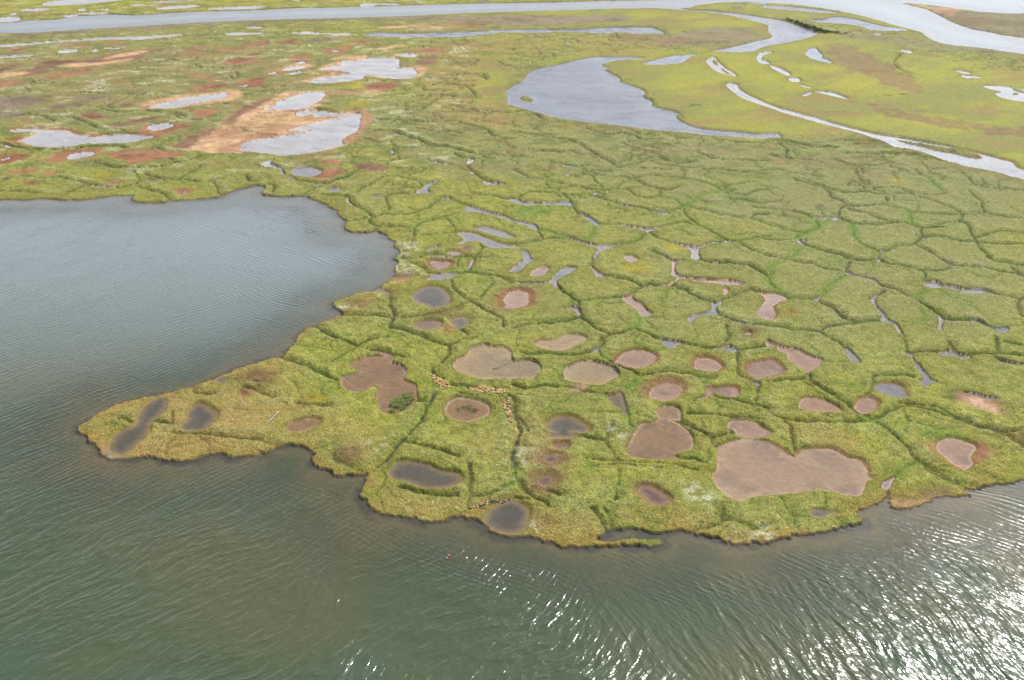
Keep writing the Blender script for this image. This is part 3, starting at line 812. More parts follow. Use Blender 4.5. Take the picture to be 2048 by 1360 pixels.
def polydist(P, W, closed, marg):
    r0, r1, c0, c1 = W
    D = np.full((r1 - r0, c1 - c0), 99.0)
    gx, gy = ground(P[:, 0], np.clip(P[:, 1], -375, 2950))
    n = len(P) if closed else len(P) - 1
    for i in range(n):
        j = (i + 1) % len(P)
        a0, a1, b0, b1 = window(np.array([P[i], P[j]]), marg)
        a0 = max(a0, r0); a1 = min(a1, r1); b0 = max(b0, c0); b1 = min(b1, c1)
        if a1 <= a0 or b1 <= b0: continue
        x = X[a0:a1, b0:b1] - gx[i]; y = Y[a0:a1, b0:b1] - gy[i]
        ex, ey = gx[j] - gx[i], gy[j] - gy[i]; L = ex*ex + ey*ey + 1e-9
        t = np.clip((x*ex + y*ey) / L, 0, 1)
        d = np.hypot(x - t*ex, y - t*ey)
        s = D[a0-r0:a1-r0, b0-c0:b1-c0]; np.minimum(s, d, out=s)
    return D

waters = []; patches = []; cracks = []; isles = []; stones = []; sea_pts = []
for ln in TRACES.strip().split('\n'):
    tk = ln.split(); k = tk[0]
    if k[0] == '#': continue
    if k[0] == 'W': code, arg = k[1:3], k[3:]
    elif k[0] in 'OC': code, arg = k[2:4], k[1]
    elif k[0] in 'ISL': code, arg = k[1:3], ''
    elif k[0] in 'RZ': code, arg = 'PP', k[1:]
    ox, oy, sc = off(code)
    q = np.array(tk[1:], float).reshape(-1, 2) * sc + (ox, oy)
    if k[0] == 'W': waters.append((arg, q))
    elif k[0] == 'R': waters.append(('river', q))
    elif k[0] in 'OZ': patches.append((arg, q, k[0]))
    elif k[0] == 'C': cracks.append((arg, q))
    elif k[0] == 'I': isles.append(q)
    elif k[0] == 'S': stones.append(q)
    elif k[0] == 'L': sea_pts.append(q)
sea = np.concatenate(sea_pts + [np.array([[2500, 870], [4700, 820], [4700, 3100], [-2700, 3100], [-2700, 470], [-400, 402]], float)])
waters.insert(0, ('sea', sea))

BED = dict(t=(.35,.26,.14), b=(.27,.165,.085), k=(.125,.108,.080), g=(.225,.215,.220), p=(.34,.22,.16), r=(.14,.075,.062), o=(.34,.24,.16), s=(.3,.3,.3))
nw1 = fbm(X, Y, 2.6, 3, 3) - 0.5
nw2 = fbm(X, Y, 0.7, 2, 9) - 0.5
big = sst(0, 260, VV)
wob = nw1 * 0.9 + nw2 * 0.35 * big
D = np.full(X.shape, 99.0); WID = np.full(X.shape, -1, np.int16)
ringw = np.zeros(X.shape); bedc = np.zeros(X.shape + (3,)); ringc = np.zeros(X.shape + (3,)); rip = np.zeros(X.shape); steep = np.zeros(X.shape)
SEA_D = np.full(X.shape, 99.0)
wmeta = []
for wi, (arg, q) in enumerate(waters):
    is_sea = arg in ('sea', 'river')
    P = catmull(q, True, 3)
    mg = 60.0 if is_sea else 9.0
    W = window(P, mg)
    d = polydist(P, W, True, mg)
    ins = inside(P, *W)
    d = np.where(ins, -d, d)
    r0, r1, c0, c1 = W
    if is_sea: SEA_D[r0:r1, c0:c1] = np.minimum(SEA_D[r0:r1, c0:c1], d)
    gx, gy = ground(P[:, 0], np.clip(P[:, 1], -375, 2950))
    area = abs(np.sum(gx * np.roll(gy, -1) - gy * np.roll(gx, -1)) / 2); wmeta.append((arg, q, area))
    amp = min(1.0, 0.25 + area / 120.0)
    dd = d + (wob[r0:r1, c0:c1] + nw2[r0:r1, c0:c1] * (.35 if is_sea else 0)) * amp * (1.3 if is_sea else (0.45 if arg[0] in 'kbtpr' else 0.7))
    sub = D[r0:r1, c0:c1]; m = dd < sub
    sub[m] = dd[m]; WID[r0:r1, c0:c1][m] = wi
    if is_sea: rw, bc, rc, rp, stp = 0, (.13, .115, .055), (.12, .08, .05), 1.0, 1.0
    else:
        rl = int(arg[1]) if len(arg) > 1 and arg[1].isdigit() else 0
        rw = (0.0, 0.55, 1.35, 2.6)[rl]; bc = BED[arg[0]]
        if 'o' in arg[2:]: rc = (.26, .115, .05)
        else: rc = dict(p=(.17, .085, .04), r=(.15, .09, .04), t=(.19, .12, .055), k=(.15, .12, .035), b=(.15, .11, .04)).get(arg[0], (.16, .12, .04))
        if 'p' in arg[2:]: bc = (.37, .255, .165)
        rp = min(1.0, area / 500.0); stp = 1.0 if rl == 0 else 0.55
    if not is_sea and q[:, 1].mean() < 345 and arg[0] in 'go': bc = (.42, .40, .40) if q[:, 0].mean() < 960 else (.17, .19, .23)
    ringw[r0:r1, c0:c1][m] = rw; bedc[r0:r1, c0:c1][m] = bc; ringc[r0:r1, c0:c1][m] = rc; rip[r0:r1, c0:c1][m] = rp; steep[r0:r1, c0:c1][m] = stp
for q in isles:
    P = catmull(q, True, 3); W = window(P, 4); d = polydist(P, W, True, 4); ins = inside(P, *W)
    r0, r1, c0, c1 = W; d = np.where(ins, d, -d) + wob[r0:r1, c0:c1] * .4
    D[r0:r1, c0:c1] = np.maximum(D[r0:r1, c0:c1], d)

# ------------------------------------------------------------------ ice-wedge cracks
DC = np.full(X.shape, 99.0); CW = np.zeros(X.shape); LUSH = np.zeros(X.shape)
for arg, q in cracks:
    P = catmull(q, False, 5)
    # small natural wander of the crack line
    P = P + np.stack([vnoise(P[:, 0] / 14, P[:, 1] / 9, 5) - .5, vnoise(P[:, 0] / 14, P[:, 1] / 9, 8) - .5], 1) * np.array([7.0, 4.0])
    W = window(P, 6.0); d = polydist(P, W, False, 6.0); r0, r1, c0, c1 = W
    d = d + nw2[r0:r1, c0:c1] * 0.45 + nw1[r0:r1, c0:c1] * .5
    sub = DC[r0:r1, c0:c1]; m = d < sub; sub[m] = d[m]
    CW[r0:r1, c0:c1][m] = dict(zip('123g', (.4, .75, 1.0, .45)))[arg]
    if arg == 'g': LUSH[r0:r1, c0:c1] = np.maximum(LUSH[r0:r1, c0:c1], np.exp(-(d / 1.3) ** 2))
DC = np.maximum(DC, 0)
CW = np.where(VV < 320, CW * 1.35, CW)
def worley(x, y, cell, seed):
    gx, gy = np.floor(x / cell), np.floor(y / cell); f1 = np.full(x.shape, 9e9); f2 = f1.copy()
    for i in (-1, 0, 1):
        for j in (-1, 0, 1):
            cx, cy = (gx + i).astype(np.int64), (gy + j).astype(np.int64)
            d = np.hypot((cx + .15 + .7 * _hash(cx, cy, seed)) * cell - x, (cy + .15 + .7 * _hash(cx, cy, seed + 7)) * cell - y)
            m = d < f1; f2 = np.where(m, f1, np.minimum(f2, d)); f1 = np.where(m, d, f1)
    return (f2 - f1) * .5
# finer creases between the main ones, denser towards the distance
wq = worley(X + (vnoise(X / 6, Y / 6, 301) - .5) * 9 + (vnoise(X / 2, Y / 2, 302) - .5) * 2, Y + (vnoise(X / 6, Y / 6, 303) - .5) * 9, 13.0, 305)
gate = sst(.40, .60, vnoise(X / 11, Y / 11, 306) * .6 + vnoise(X / 25, Y / 25, 307) * .4)
mdw = np.zeros(X.shape)
for arg, q, kind in patches:
    if arg == 'meadow':
        W = window(q, 1.0); r0, r1, c0, c1 = W; mdw[r0:r1, c0:c1] = np.maximum(mdw[r0:r1, c0:c1], inside(q, *W))
dens = (1 - mdw) * np.where(UU > 780, 1 - sst(300, 520, VV), .35 * (1 - sst(300, 420, VV))) * sst(35, 80, VV) + .18 * sst(400, 600, VV)
cw2 = .62 * gate * np.minimum(dens * 1.4, 1)
m = (wq < DC) & (cw2 > .1) & (DC > 1.2); DC = np.where(m, wq, DC); CW = np.where(m, cw2, CW)

# ------------------------------------------------------------------ patches of other ground
PC = dict(o=(.39, .245, .130), r=(.235, .112, .056), d=(.165, .095, .055), v=(.165, .125, .10), y=(.24, .21, .025), w=(.40, .42, .30),
          l=(.105, .165, .02), b=(.155, .105, .04), p=(.42, .25, .17), m=(.15, .125, .085), x=(.40, .25, .17), e=(.22, .212, .026), c=(.235, .168, .055), g=(.160, .163, .058))
FLATC = 'ordmxp'
MEADOW_TONE = 1
pmask = np.zeros(X.shape); pcol = np.zeros(X.shape + (3,)); pflat = np.zeros(X.shape); meadow = np.zeros(X.shape)
n8 = fbm(X, Y, 8.0, 4, 21); n3 = fbm(X, Y, 3.0, 3, 33); n25 = fbm(X, Y, 25.0, 3, 41); n1 = fbm(X, Y, 1.1, 2, 52)
for arg, q, kind in patches:
    P = catmull(q, True, 3); a = arg[0]
    mg = 14.0 if kind == 'Z' else 5.0
    W = window(P, mg); d = polydist(P, W, True, mg); ins = inside(P, *W); r0, r1, c0, c1 = W
    sl_ = (slice(r0, r1), slice(c0, c1))
    d = np.where(ins, -d, d) + (n3[sl_] - .5) * (9 if kind == 'Z' else 2.4) + (n8[sl_] - .5) * (14 if kind == 'Z' else 2.0)
    if arg == 'meadow': meadow[sl_] = np.maximum(meadow[sl_], 1 - sst(-3, 6, d)); continue
    soft = {'w': 2.6, 'v': 3.2, 'b': 2.6, 'y': 3.0, 'l': 2.4}.get(a, 1.9)
    s = (1 - sst(-soft * .7, soft * .8, d)) * {'w': .75, 'v': .8, 'b': .8, 'l': .9}.get(a, 1.0)
    if a == 'w': s = s * sst(.46, .62, n1[sl_])
    if kind == 'Z': s = s * float(arg[1:] or 7) / 10
    s3 = s[..., None]; c = np.array(PC[a])
    pcol[sl_] = (pcol[sl_] * (1 - s3) + c * s3); pmask[sl_] = pmask[sl_] * (1 - s) + s
    if a in FLATC: pflat[sl_] = np.maximum(pflat[sl_], s)
    else: pflat[sl_] *= (1 - s * .5)

# ------------------------------------------------------------------ heights
SEA_L, POND_L = 0.0, 0.10
level = np.where(WID <= 1, SEA_L, POND_L)
far = sst(40, 420, VV)                         # finest bumps only where the mesh is fine enough to carry them
land = 0.50 + 0.22 * (n25 - .5) + 0.12 * (n8 - .5) - .26 * (1 - sst(0, 9, SEA_D))
tuss = np.abs(vnoise(X / .50, Y / .50, 61) * 2 - 1) * .6 + vnoise(X / .75 + 3, Y / .75, 62) * .55 + vnoise(X / .30, Y / .30, 63) * .5
tamp = (0.06 + 0.075 * far) * (1 - .8 * pflat) * (1 - .75 * meadow) * (0.6 + .8 * n8)
tamp = tamp * (1 + .8 * np.exp(-((DC - 1.3) / 1.1) ** 2) * CW)
rim = np.exp(-((DC - 2.0) / 1.3) ** 2) * 0.24 * CW + np.exp(-((D - 1.9) / 1.2) ** 2) * .06
streak = (fbm(X * .5 + Y * .25, Y * 1.0 - X * .3, 2.2, 2, 88) - .5) * .22 * np.exp(-((DC - 2.2) / 2.4) ** 2)
ridg = np.sin(DC * 2 * math.pi / 1.15 + (n8 - .5) * 9) * np.exp(-DC / 3.2) * sst(.4, .6, fbm(X, Y, 10.0, 2, 171)) * .05 * (DC > .9)
ridg += np.sin(D * 2 * math.pi / 1.0 + (n8 - .5) * 8) * np.exp(-np.abs(D - 1.5) / 2.5) * sst(.45, .6, fbm(X, Y, 9.0, 2, 172)) * .04 * (D > .8) * (D < 30)
land = land + rim + streak + ridg
hw = 0.17 + 0.17 * CW
land -= (.95 * CW * np.exp(-(DC / hw) ** 2) + .13 * CW * np.exp(-(DC / 1.1) ** 2)) * (0.35 + .65 * sst(.3, .55, fbm(X, Y, 7.0, 2, 71)) )
land -= 0.18 * pflat
land += (tuss - .7) * tamp
land = np.maximum(land, 0.13 + .03 * n3)
bw = np.where(steep > .9, 0.30, 0.40 + ringw * 1.6)
soft_side = sst(.35, .75, fbm(X, Y, 16.0, 2, 77))
bank = level + (0.02 + .98 * sst(0, 1, np.maximum(D, 0) / (bw * (0.7 + soft_side)))) * 1.2
land = np.where(D > 0, np.minimum(land, bank), land)
depth = np.where(WID <= 1, 0.08 + .22 * sst(0, 5, -D) + np.clip(-SEA_D, 0, 60) * 0.020 + np.clip(-SEA_D - 9, 0, 50) * .07 * (0.7 + .6 * n25) + (n8 - .5) * .35 * sst(0, 6, -SEA_D),
                 0.04 + .30 * sst(0, 4, -D))
depth = np.maximum(depth, 0.03) * sst(0, .35, -D)
H = np.where(D > 0, land, level - depth - 0.01)

# ------------------------------------------------------------------ ground colour
def mixc(a, b, t):
    t = np.asarray(t)[..., None]; return a * (1 - t) + np.asarray(b, float) * t
A = np.array
col = np.zeros(X.shape + (3,)) + A((.194, .194, .031))
col = mixc(col, A((.172, .174, .042)), sst(.38, .62, n25) * .8)
col = mixc(col, A((.195, .165, .045)), sst(.50, .68, n8) * .5)
col = mixc(col, A((.265, .270, .065)), sst(.5, .75, n1) * .38)
col = mixc(col, A((.080, .095, .014)), sst(.50, .30, n1) * .38)
for (cx, cy, rx, ry, an, c, st) in ZONES:
    a = math.radians(an); du = UU - cx; dv = VV - cy
    e = ((du*math.cos(a) + dv*math.sin(a)) / rx) ** 2 + ((-du*math.sin(a) + dv*math.cos(a)) / ry) ** 2
    col = mixc(col, A(PC[c]), (1 - sst(.25, 1.25, e + (n8 - .5) * 1.2)) * st * (.6 + .7 * n3))
col = mixc(col, A((.200, .215, .070)), np.exp(-((DC - 2.2) / 1.3) ** 2) * .4 * CW)
mcol = mixc(np.zeros(X.shape + (3,)) + A((.202, .202, .030)), A((.160, .165, .038)), sst(.35, .65, n25))
st_ = fbm(X * .35 + Y * .1, Y * .8 - X * .45, 9.0, 5, 93, .62)
mcol = mixc(mcol, A((.190, .135, .050)), sst(.50, .74, st_) * .75)
mcol = mixc(mcol, A((.255, .24, .028)), sst(.5, .25, st_) * .5)
col = mixc(col, mcol, meadow)
# drier, redder ground round the pools
col = mixc(col, A((.115, .118, .014)), np.exp(-np.maximum(D - .4, 0) / 2.4) * .60 * (D < 20) * sst(.35, .6, n8))
t_lush = np.exp(-(DC / (0.9 + .5 * n3)) ** 2) * sst(.40, .62, fbm(X, Y, 11.0, 2, 101)) * sst(150, 330, VV)
col = mixc(col, A((.095, .165, .018)), np.clip(t_lush * .40 + LUSH * .55, 0, 1))
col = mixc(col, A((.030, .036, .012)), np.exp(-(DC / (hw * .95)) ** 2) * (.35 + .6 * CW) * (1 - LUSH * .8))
col = mixc(col, A((.225, .150, .038)), np.exp(-np.maximum(SEA_D, 0) / 2.0) * (SEA_D < 30) * sst(.3, .6, n3) * .8 * sst(330, 600, VV))
sm = np.maximum(pmask, 1e-6)[..., None]
pc_ = pcol / sm
pc_ = pc_ * (0.62 + .76 * n3[..., None]) * (0.85 + .3 * n1[..., None])
pc_ = mixc(pc_, pc_ * A((.58, .48, .48)), sst(.48, .66, fbm(X * .7, Y, 12.0, 4, 113)) * .75)
crk = np.abs(fbm(X, Y, 9.0, 3, 111) - .5)
pc_ = mixc(pc_, A((.12, .07, .04)), (1 - sst(0, .012, crk)) * .45)
pc_ = mixc(pc_, A((.17, .15, .05)), (sst(.56, .76, fbm(X * .6, Y, 5.0, 4, 181)) * .4))
col = mixc(col, pc_, pmask)
shore = (ringw > 0) * np.exp(-(np.maximum(D, 0) / np.maximum(ringw * (.15 + 1.5 * soft_side), .05)) ** 2)
col = mixc(col, ringc, np.clip(shore * (.45 + 1.1 * n1), 0, .92))
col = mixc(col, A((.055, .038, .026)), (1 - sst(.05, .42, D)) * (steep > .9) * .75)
# the far flats: streaks of sere, moss and bleached sedge between the mud pans
fz = (1 - sst(300, 420, VV)) * (1 - pmask) * (1 - meadow)
f1 = fbm(X * .45, Y * .9 + X * .1, 7.0, 5, 211, .65); f2 = fbm(X * .6 - Y * .2, Y, 4.0, 4, 215, .65)
col = mixc(col, A((.17, .115, .05)), fz * sst(.54, .68, f1) * .55)
col = mixc(col, A((.09, .105, .025)), fz * sst(.46, .34, f2) * .65)
col = mixc(col, A((.36, .36, .22)), fz * sst(.64, .72, f2) * .5 * (X < -20))
# tussock shade painted as specks beside cracks, then willow and dry grass flecks
col = mixc(col, A((.060, .068, .020)), sst(.50, .72, vnoise(X / .45, Y / .45, 127)) * np.exp(-((DC - 1.2) / 1.2) ** 2) * CW * .45)
fl = sst(.70, .84, vnoise(X / .8, Y / .8, 121)) * sst(.48, .66, fbm(X, Y, 14.0, 2, 125)) * (1 - pmask) * (1 - meadow)
col = mixc(col, A((.30, .31, .17)), fl * .20)
# beds under water
mot = fbm(X, Y, 5.0, 4, 131); mot2 = fbm(X, Y, 1.6, 2, 135)
bed = bedc * (0.72 + .5 * mot[..., None]) * (.88 + .24 * mot2[..., None])
wx_ = X + (n3 - .5) * 3; wy_ = Y + (n8 - .5) * 5
vein = np.abs(fbm(wx_ * .5 + wy_ * .4, wy_ - wx_ * .3, 2.6, 4, 201) - .5)
bed = mixc(bed, bedc * A((.72, .78, .85)), (1 - sst(.0, .07, vein)) * .55)
bed = mixc(bed, bedc * A((.50, .54, .60)), sst(.56, .72, mot) * .65)
bed = mixc(bed, bedc * A((1.22, 1.12, .95)), sst(.50, .30, mot) * .5)
seabed = mixc(np.zeros(X.shape + (3,)) + A((.135, .105, .055)), A((.095, .09, .045)), sst(.3, .6, n8))
seabed = mixc(seabed, A((.27, .26, .035)), sst(.52, .72, fbm(X, Y, 4.0, 5, 141)) * sst(1, 5, -SEA_D) * .38)
seabed = mixc(seabed, A((.19, .145, .075)), (1 - sst(2, 9, -D + (n8 - .5) * 9)) * .75)
seabed = mixc(seabed, A((.035, .032, .035)), (1 - sst(0, 2.0, -D + (n3 - .5) * 3)) * .75)
bed = np.where((WID <= 1)[..., None], seabed, bed)
bed = mixc(bed, ringc * .9, (1 - sst(0, .7, -D)) * (ringw > 0) * .35)
dk = (WID > 1) & (bedc[..., 0] < .15) & (VV > 345)
bed = mixc(bed, A((.24, .165, .095)), (1 - sst(.2, 1.5, -D + (n3 - .5) * 1.2)) * dk * .75)
pale = (WID > 1) & (bedc[..., 0] > .18) & (VV > 345)
bed = mixc(bed, A((.46, .33, .25)), (1 - sst(0, .55, -D)) * pale * sst(.4, .6, n8) * .8)
col = np.where((D <= 0)[..., None], bed, col)
col = np.clip(col, 0.004, .8)

# ------------------------------------------------------------------ materials
def newmat(name):
    m = bpy.data.materials.new(name); m.use_nodes = True; m.node_tree.nodes.clear(); return m, m.node_tree.nodes, m.node_tree.links
def noise(n, l, vec, scale, detail=2, rough=.5):
    t = n.new("ShaderNodeTexNoise"); t.inputs['Scale'].default_value = scale; t.inputs['Detail'].default_value = detail; t.inputs['Roughness'].default_value = rough
    l.new(vec, t.inputs['Vector']); return t.outputs['Fac']
def math_(n, l, op, a, b=None, c=None):
    m = n.new("ShaderNodeMath"); m.operation = op
    for i, s in enumerate((a, b, c)):
        if s is None: continue
        if isinstance(s, (int, float)): m.inputs[i].default_value = s
        else: l.new(s, m.inputs[i])
    return m.outputs[0]
def mrange(n, l, x, a, b, c, d):
    m = n.new("ShaderNodeMapRange"); l.new(x, m.inputs[0])
    for i, s in zip((1, 2, 3, 4), (a, b, c, d)): m.inputs[i].default_value = s
    return m.outputs[0]
def mapping(n, l, vec, rotz=0, scale=(1, 1, 1)):
    # rotate about z, then scale (so stretching runs along the rotated axes)
    r = n.new("ShaderNodeVectorRotate"); r.rotation_type = 'Z_AXIS'; r.inputs['Angle'].default_value = rotz; l.new(vec, r.inputs['Vector'])
    m = n.new("ShaderNodeVectorMath"); m.operation = 'MULTIPLY'; m.inputs[1].default_value = scale; l.new(r.outputs[0], m.inputs[0]); return m.outputs[0]
def ground_mat():
    m, n, l = newmat("tundra_ground")
    o = n.new("ShaderNodeOutputMaterial"); b = n.new("ShaderNodeBsdfPrincipled"); l.new(b.outputs[0], o.inputs[0])
    at = n.new("ShaderNodeAttribute"); at.attribute_name = "ground_colour"
    rg = n.new("ShaderNodeAttribute"); rg.attribute_name = "grassy"
    g = n.new("ShaderNodeNewGeometry"); pos = g.outputs['Position']
    a = noise(n, l, pos, 3.6, 4, .66); c = noise(n, l, pos, 0.9, 2, .6)
    aa = a; a = n.new('ShaderNodeMix'); a.inputs[2].default_value = .5; l.new(rg.outputs['Fac'], a.inputs[0]); l.new(aa, a.inputs[3]); a = a.outputs[0]
    f = math_(n, l, 'MULTIPLY', mrange(n, l, a, .34, .66, .45, 1.55), mrange(n, l, c, .3, .7, .84, 1.16))
    mul = n.new("ShaderNodeVectorMath"); mul.operation = 'SCALE'; l.new(at.outputs['Color'], mul.inputs[0]); l.new(f, mul.inputs['Scale'])
    l.new(mul.outputs[0], b.inputs['Base Color'])
    b.inputs['Roughness'].default_value = .85; b.inputs['Specular IOR Level'].default_value = .15
    bm = n.new("ShaderNodeBump"); bm.inputs['Distance'].default_value = .22
    l.new(a, bm.inputs['Height']); l.new(math_(n, l, 'MULTIPLY', rg.outputs['Fac'], .9), bm.inputs['Strength']); l.new(bm.outputs[0], b.inputs['Normal'])
    return m
def water_mat(name, pond):
    """a clear skin over the real bed: turbidity hides the bed with depth, Fresnel mirrors the sky, wind waves tilt the surface"""
    m, n, l = newmat(name)
    o = n.new("ShaderNodeOutputMaterial"); g = n.new("ShaderNodeNewGeometry"); pos = g.outputs['Position']
    tb = n.new("ShaderNodeAttribute"); tb.attribute_name = "turbid"
    tcx = n.new("ShaderNodeAttribute"); tcx.attribute_name = "water_colour"
    wx = n.new("ShaderNodeAttribute"); wx.attribute_name = "wave_side"
    rp = n.new("ShaderNodeAttribute"); rp.attribute_name = "ripple"
    warp = n.new("ShaderNodeTexNoise"); warp.inputs['Scale'].default_value = .05 if not pond else .3; warp.inputs['Detail'].default_value = 1; l.new(pos, warp.inputs['Vector'])
    wv = n.new("ShaderNodeVectorMath"); wv.operation = 'MULTIPLY_ADD'; wv.inputs[1].default_value = (6, 6, 0) if not pond else (1.2, 1.2, 0); l.new(warp.outputs['Color'], wv.inputs[0]); l.new(pos, wv.inputs[2]); wp = wv.outputs[0]
    def train(ang, lam, stretch, sharp, det=2):
        # crests run along direction ang; noise squeezed across, drawn out along, then peaked
        v = mapping(n, l, wp, -math.radians(ang), (1.0 / (lam * stretch), 1.0 / lam, 1))
        f = noise(n, l, v, 1.0, det, .5)
        if sharp: f = math_(n, l, 'SUBTRACT', 1.0, math_(n, l, 'ABSOLUTE', math_(n, l, 'MULTIPLY_ADD', f, 2.0, -1.0)))
        return f
    def addw(*ts):
        s = None
        for f, w in ts:
            x = math_(n, l, 'MULTIPLY', f, w)
            s = x if s is None else math_(n, l, 'ADD', s, x)
        return s
    def swells(ang, lam, wobble, sharp):
        # regular wind ripples: long even crests, gently bent and broken into groups
        v = mapping(n, l, wp, -math.radians(ang), (1, 1, 1)); sp = n.new("ShaderNodeSeparateXYZ"); l.new(v, sp.inputs[0])
        sv = mapping(n, l, wp, -math.radians(ang), (.10 / lam, .30 / lam, 1)); nz = noise(n, l, sv, 1.0, 2, .55)
        ph = math_(n, l, 'ADD', math_(n, l, 'MULTIPLY', sp.outputs['Y'], 2 * math.pi / lam), math_(n, l, 'MULTIPLY', nz, wobble))
        s = math_(n, l, 'MULTIPLY_ADD', math_(n, l, 'SINE', ph), .5, .5)
        if sharp: s = math_(n, l, 'POWER', s, sharp)
        grp = mrange(n, l, noise(n, l, mapping(n, l, pos, -math.radians(ang), (.08 / lam, .16 / lam, 1)), 1.0, 2), .36, .62, .15, 1.0)
        return math_(n, l, 'MULTIPLY', s, grp)
    if pond:
        h = addw((swells(-32, .72, 14, 1.6), .030), (train(-50, .60, 3.5, True), .013), (train(-20, .34, 3, False), .004))
        dist = 1.0; rough = .06
    else:
        sw = n.new("ShaderNodeAttribute"); sw.attribute_name = "swell"
        big_a = math_(n, l, 'MULTIPLY', train(46, 2.4, 3.2, True), sw.outputs['Fac']); big_b = math_(n, l, 'MULTIPLY', addw((swells(-70, 2.6, 22, 3.0), .30), (train(-68, 2.2, 3.2, True), .85)), sw.outputs['Fac'])
        bay = math_(n, l, 'SUBTRACT', 1.0, sw.outputs['Fac'])
        wa = addw((big_a, .42), (math_(n, l, 'MULTIPLY', swells(47, 1.15, 10, 2.0), bay), .085), (train(50, .95, 3.2, True), .105), (train(35, .42, 2.5, False), .075), (math_(n, l, 'MULTIPLY', swells(-28, .9, 10, 1.5), bay), .035))
        wb = addw((big_b, .36), (math_(n, l, 'MULTIPLY', swells(-32, 1.0, 10, 1.8), bay), .065), (train(-47, .80, 3.6, True), .085), (train(-42, .40, 3, False), .040))
        mxn = n.new("ShaderNodeMix"); l.new(wx.outputs['Fac'], mxn.inputs[0]); l.new(wa, mxn.inputs[2]); l.new(wb, mxn.inputs[3])
        calm = mrange(n, l, noise(n, l, pos, .03, 2), .35, .65, .65, 1.15)
        h = math_(n, l, 'MULTIPLY', mxn.outputs[0], calm); dist = 1.0; rough = .18
    h = math_(n, l, 'MULTIPLY', h, rp.outputs['Fac'])
    bm = n.new("ShaderNodeBump"); bm.inputs['Strength'].default_value = 1.0; bm.inputs['Distance'].default_value = dist; l.new(h, bm.inputs['Height'])
    tr = n.new("ShaderNodeBsdfTransparent"); tr.inputs[0].default_value = (.93, .95, .94, 1)
    df = n.new("ShaderNodeBsdfDiffuse"); l.new(tcx.outputs['Color'], df.inputs[0])
    l.new(bm.outputs[0], df.inputs['Normal'])
    m1 = n.new("ShaderNodeMixShader"); l.new(tb.outputs['Fac'], m1.inputs[0]); l.new(tr.outputs[0], m1.inputs[1]); l.new(df.outputs[0], m1.inputs[2])
    gl = n.new("ShaderNodeBsdfGlossy"); gl.inputs['Roughness'].default_value = rough; l.new(bm.outputs[0], gl.inputs['Normal'])
    fr = n.new("ShaderNodeFresnel"); fr.inputs['IOR'].default_value = 1.34; l.new(bm.outputs[0], fr.inputs['Normal'])
    m2 = n.new("ShaderNodeMixShader"); l.new(fr.outputs[0], m2.inputs[0]); l.new(m1.outputs[0], m2.inputs[1]); l.new(gl.outputs[0], m2.inputs[2])
    l.new(m2.outputs[0], o.inputs[0])
    return m
def plain_mat(name, c, rough=.8, var=.25, sc=6.0):
    m, n, l = newmat(name); o = n.new("ShaderNodeOutputMaterial"); b = n.new("ShaderNodeBsdfPrincipled"); l.new(b.outputs[0], o.inputs[0])
    g = n.new("ShaderNodeNewGeometry"); oi = n.new("ShaderNodeObjectInfo")
    f = mrange(n, l, noise(n, l, g.outputs['Position'], sc, 3), .3, .7, 1 - var, 1 + var)
    rgb = n.new("ShaderNodeRGB"); rgb.outputs[0].default_value = (*c, 1)
    mul = n.new("ShaderNodeVectorMath"); mul.operation = 'SCALE'; l.new(rgb.outputs[0], mul.inputs[0]); l.new(f, mul.inputs['Scale'])
    l.new(mul.outputs[0], b.inputs['Base Color']); b.inputs['Roughness'].default_value = rough
    return m

# ------------------------------------------------------------------ meshes
def grid_mesh(name, mask_faces, Z, attrs, mat, smooth=True):
    """mesh of the chosen grid cells"""
    r, c = np.nonzero(mask_faces)
    i0 = r * NU + c
    quads = np.stack([i0, i0 + NU, i0 + NU + 1, i0 + 1], 1)
    used = np.unique(quads); remap = np.full(NU * NV, -1, np.int64); remap[used] = np.arange(len(used))
    quads = remap[quads]
    me = bpy.data.meshes.new(name)
    me.vertices.add(len(used)); me.loops.add(quads.size); me.polygons.add(len(quads))
    co = np.stack([X.ravel()[used], Y.ravel()[used], np.broadcast_to(Z, X.shape).ravel()[used]], 1).astype(np.float32)
    me.vertices.foreach_set("co", co.ravel())
    me.loops.foreach_set("vertex_index", quads.ravel().astype(np.int32))
    me.polygons.foreach_set("loop_start", (np.arange(len(quads)) * 4).astype(np.int32))
    me.polygons.foreach_set("use_smooth", np.full(len(quads), smooth))
    me.update(calc_edges=True)
    for an, arr in attrs.items():
        if arr.ndim == 3:
            a = me.attributes.new(an, 'FLOAT_COLOR', 'POINT'); v = np.ones((len(used), 4), np.float32); v[:, :3] = arr.reshape(-1, 3)[used]; a.data.foreach_set("color", v.ravel())
        else:
            a = me.attributes.new(an, 'FLOAT', 'POINT'); a.data.foreach_set("value", arr.ravel()[used].astype(np.float32))
    me.materials.append(mat)
    o = bpy.data.objects.new(name, me); S.collection.objects.link(o); return o
def tag(o, label, cat, group=None, kind=None):
    o['label'] = label; o['category'] = cat
    if group: o['group'] = group
    if kind: o['kind'] = kind
    return o
grassy = np.clip((1 - .8 * pflat) * (1 - .6 * meadow) * (D > 0.2), 0, 1)
allf = np.ones((NV - 1, NU - 1), bool)
g = grid_mesh("ground", allf, H, dict(ground_colour=col, grassy=grassy), ground_mat())
tag(g, "flat green tundra marsh cut into polygons by narrow dark cracks", "ground", kind="structure")

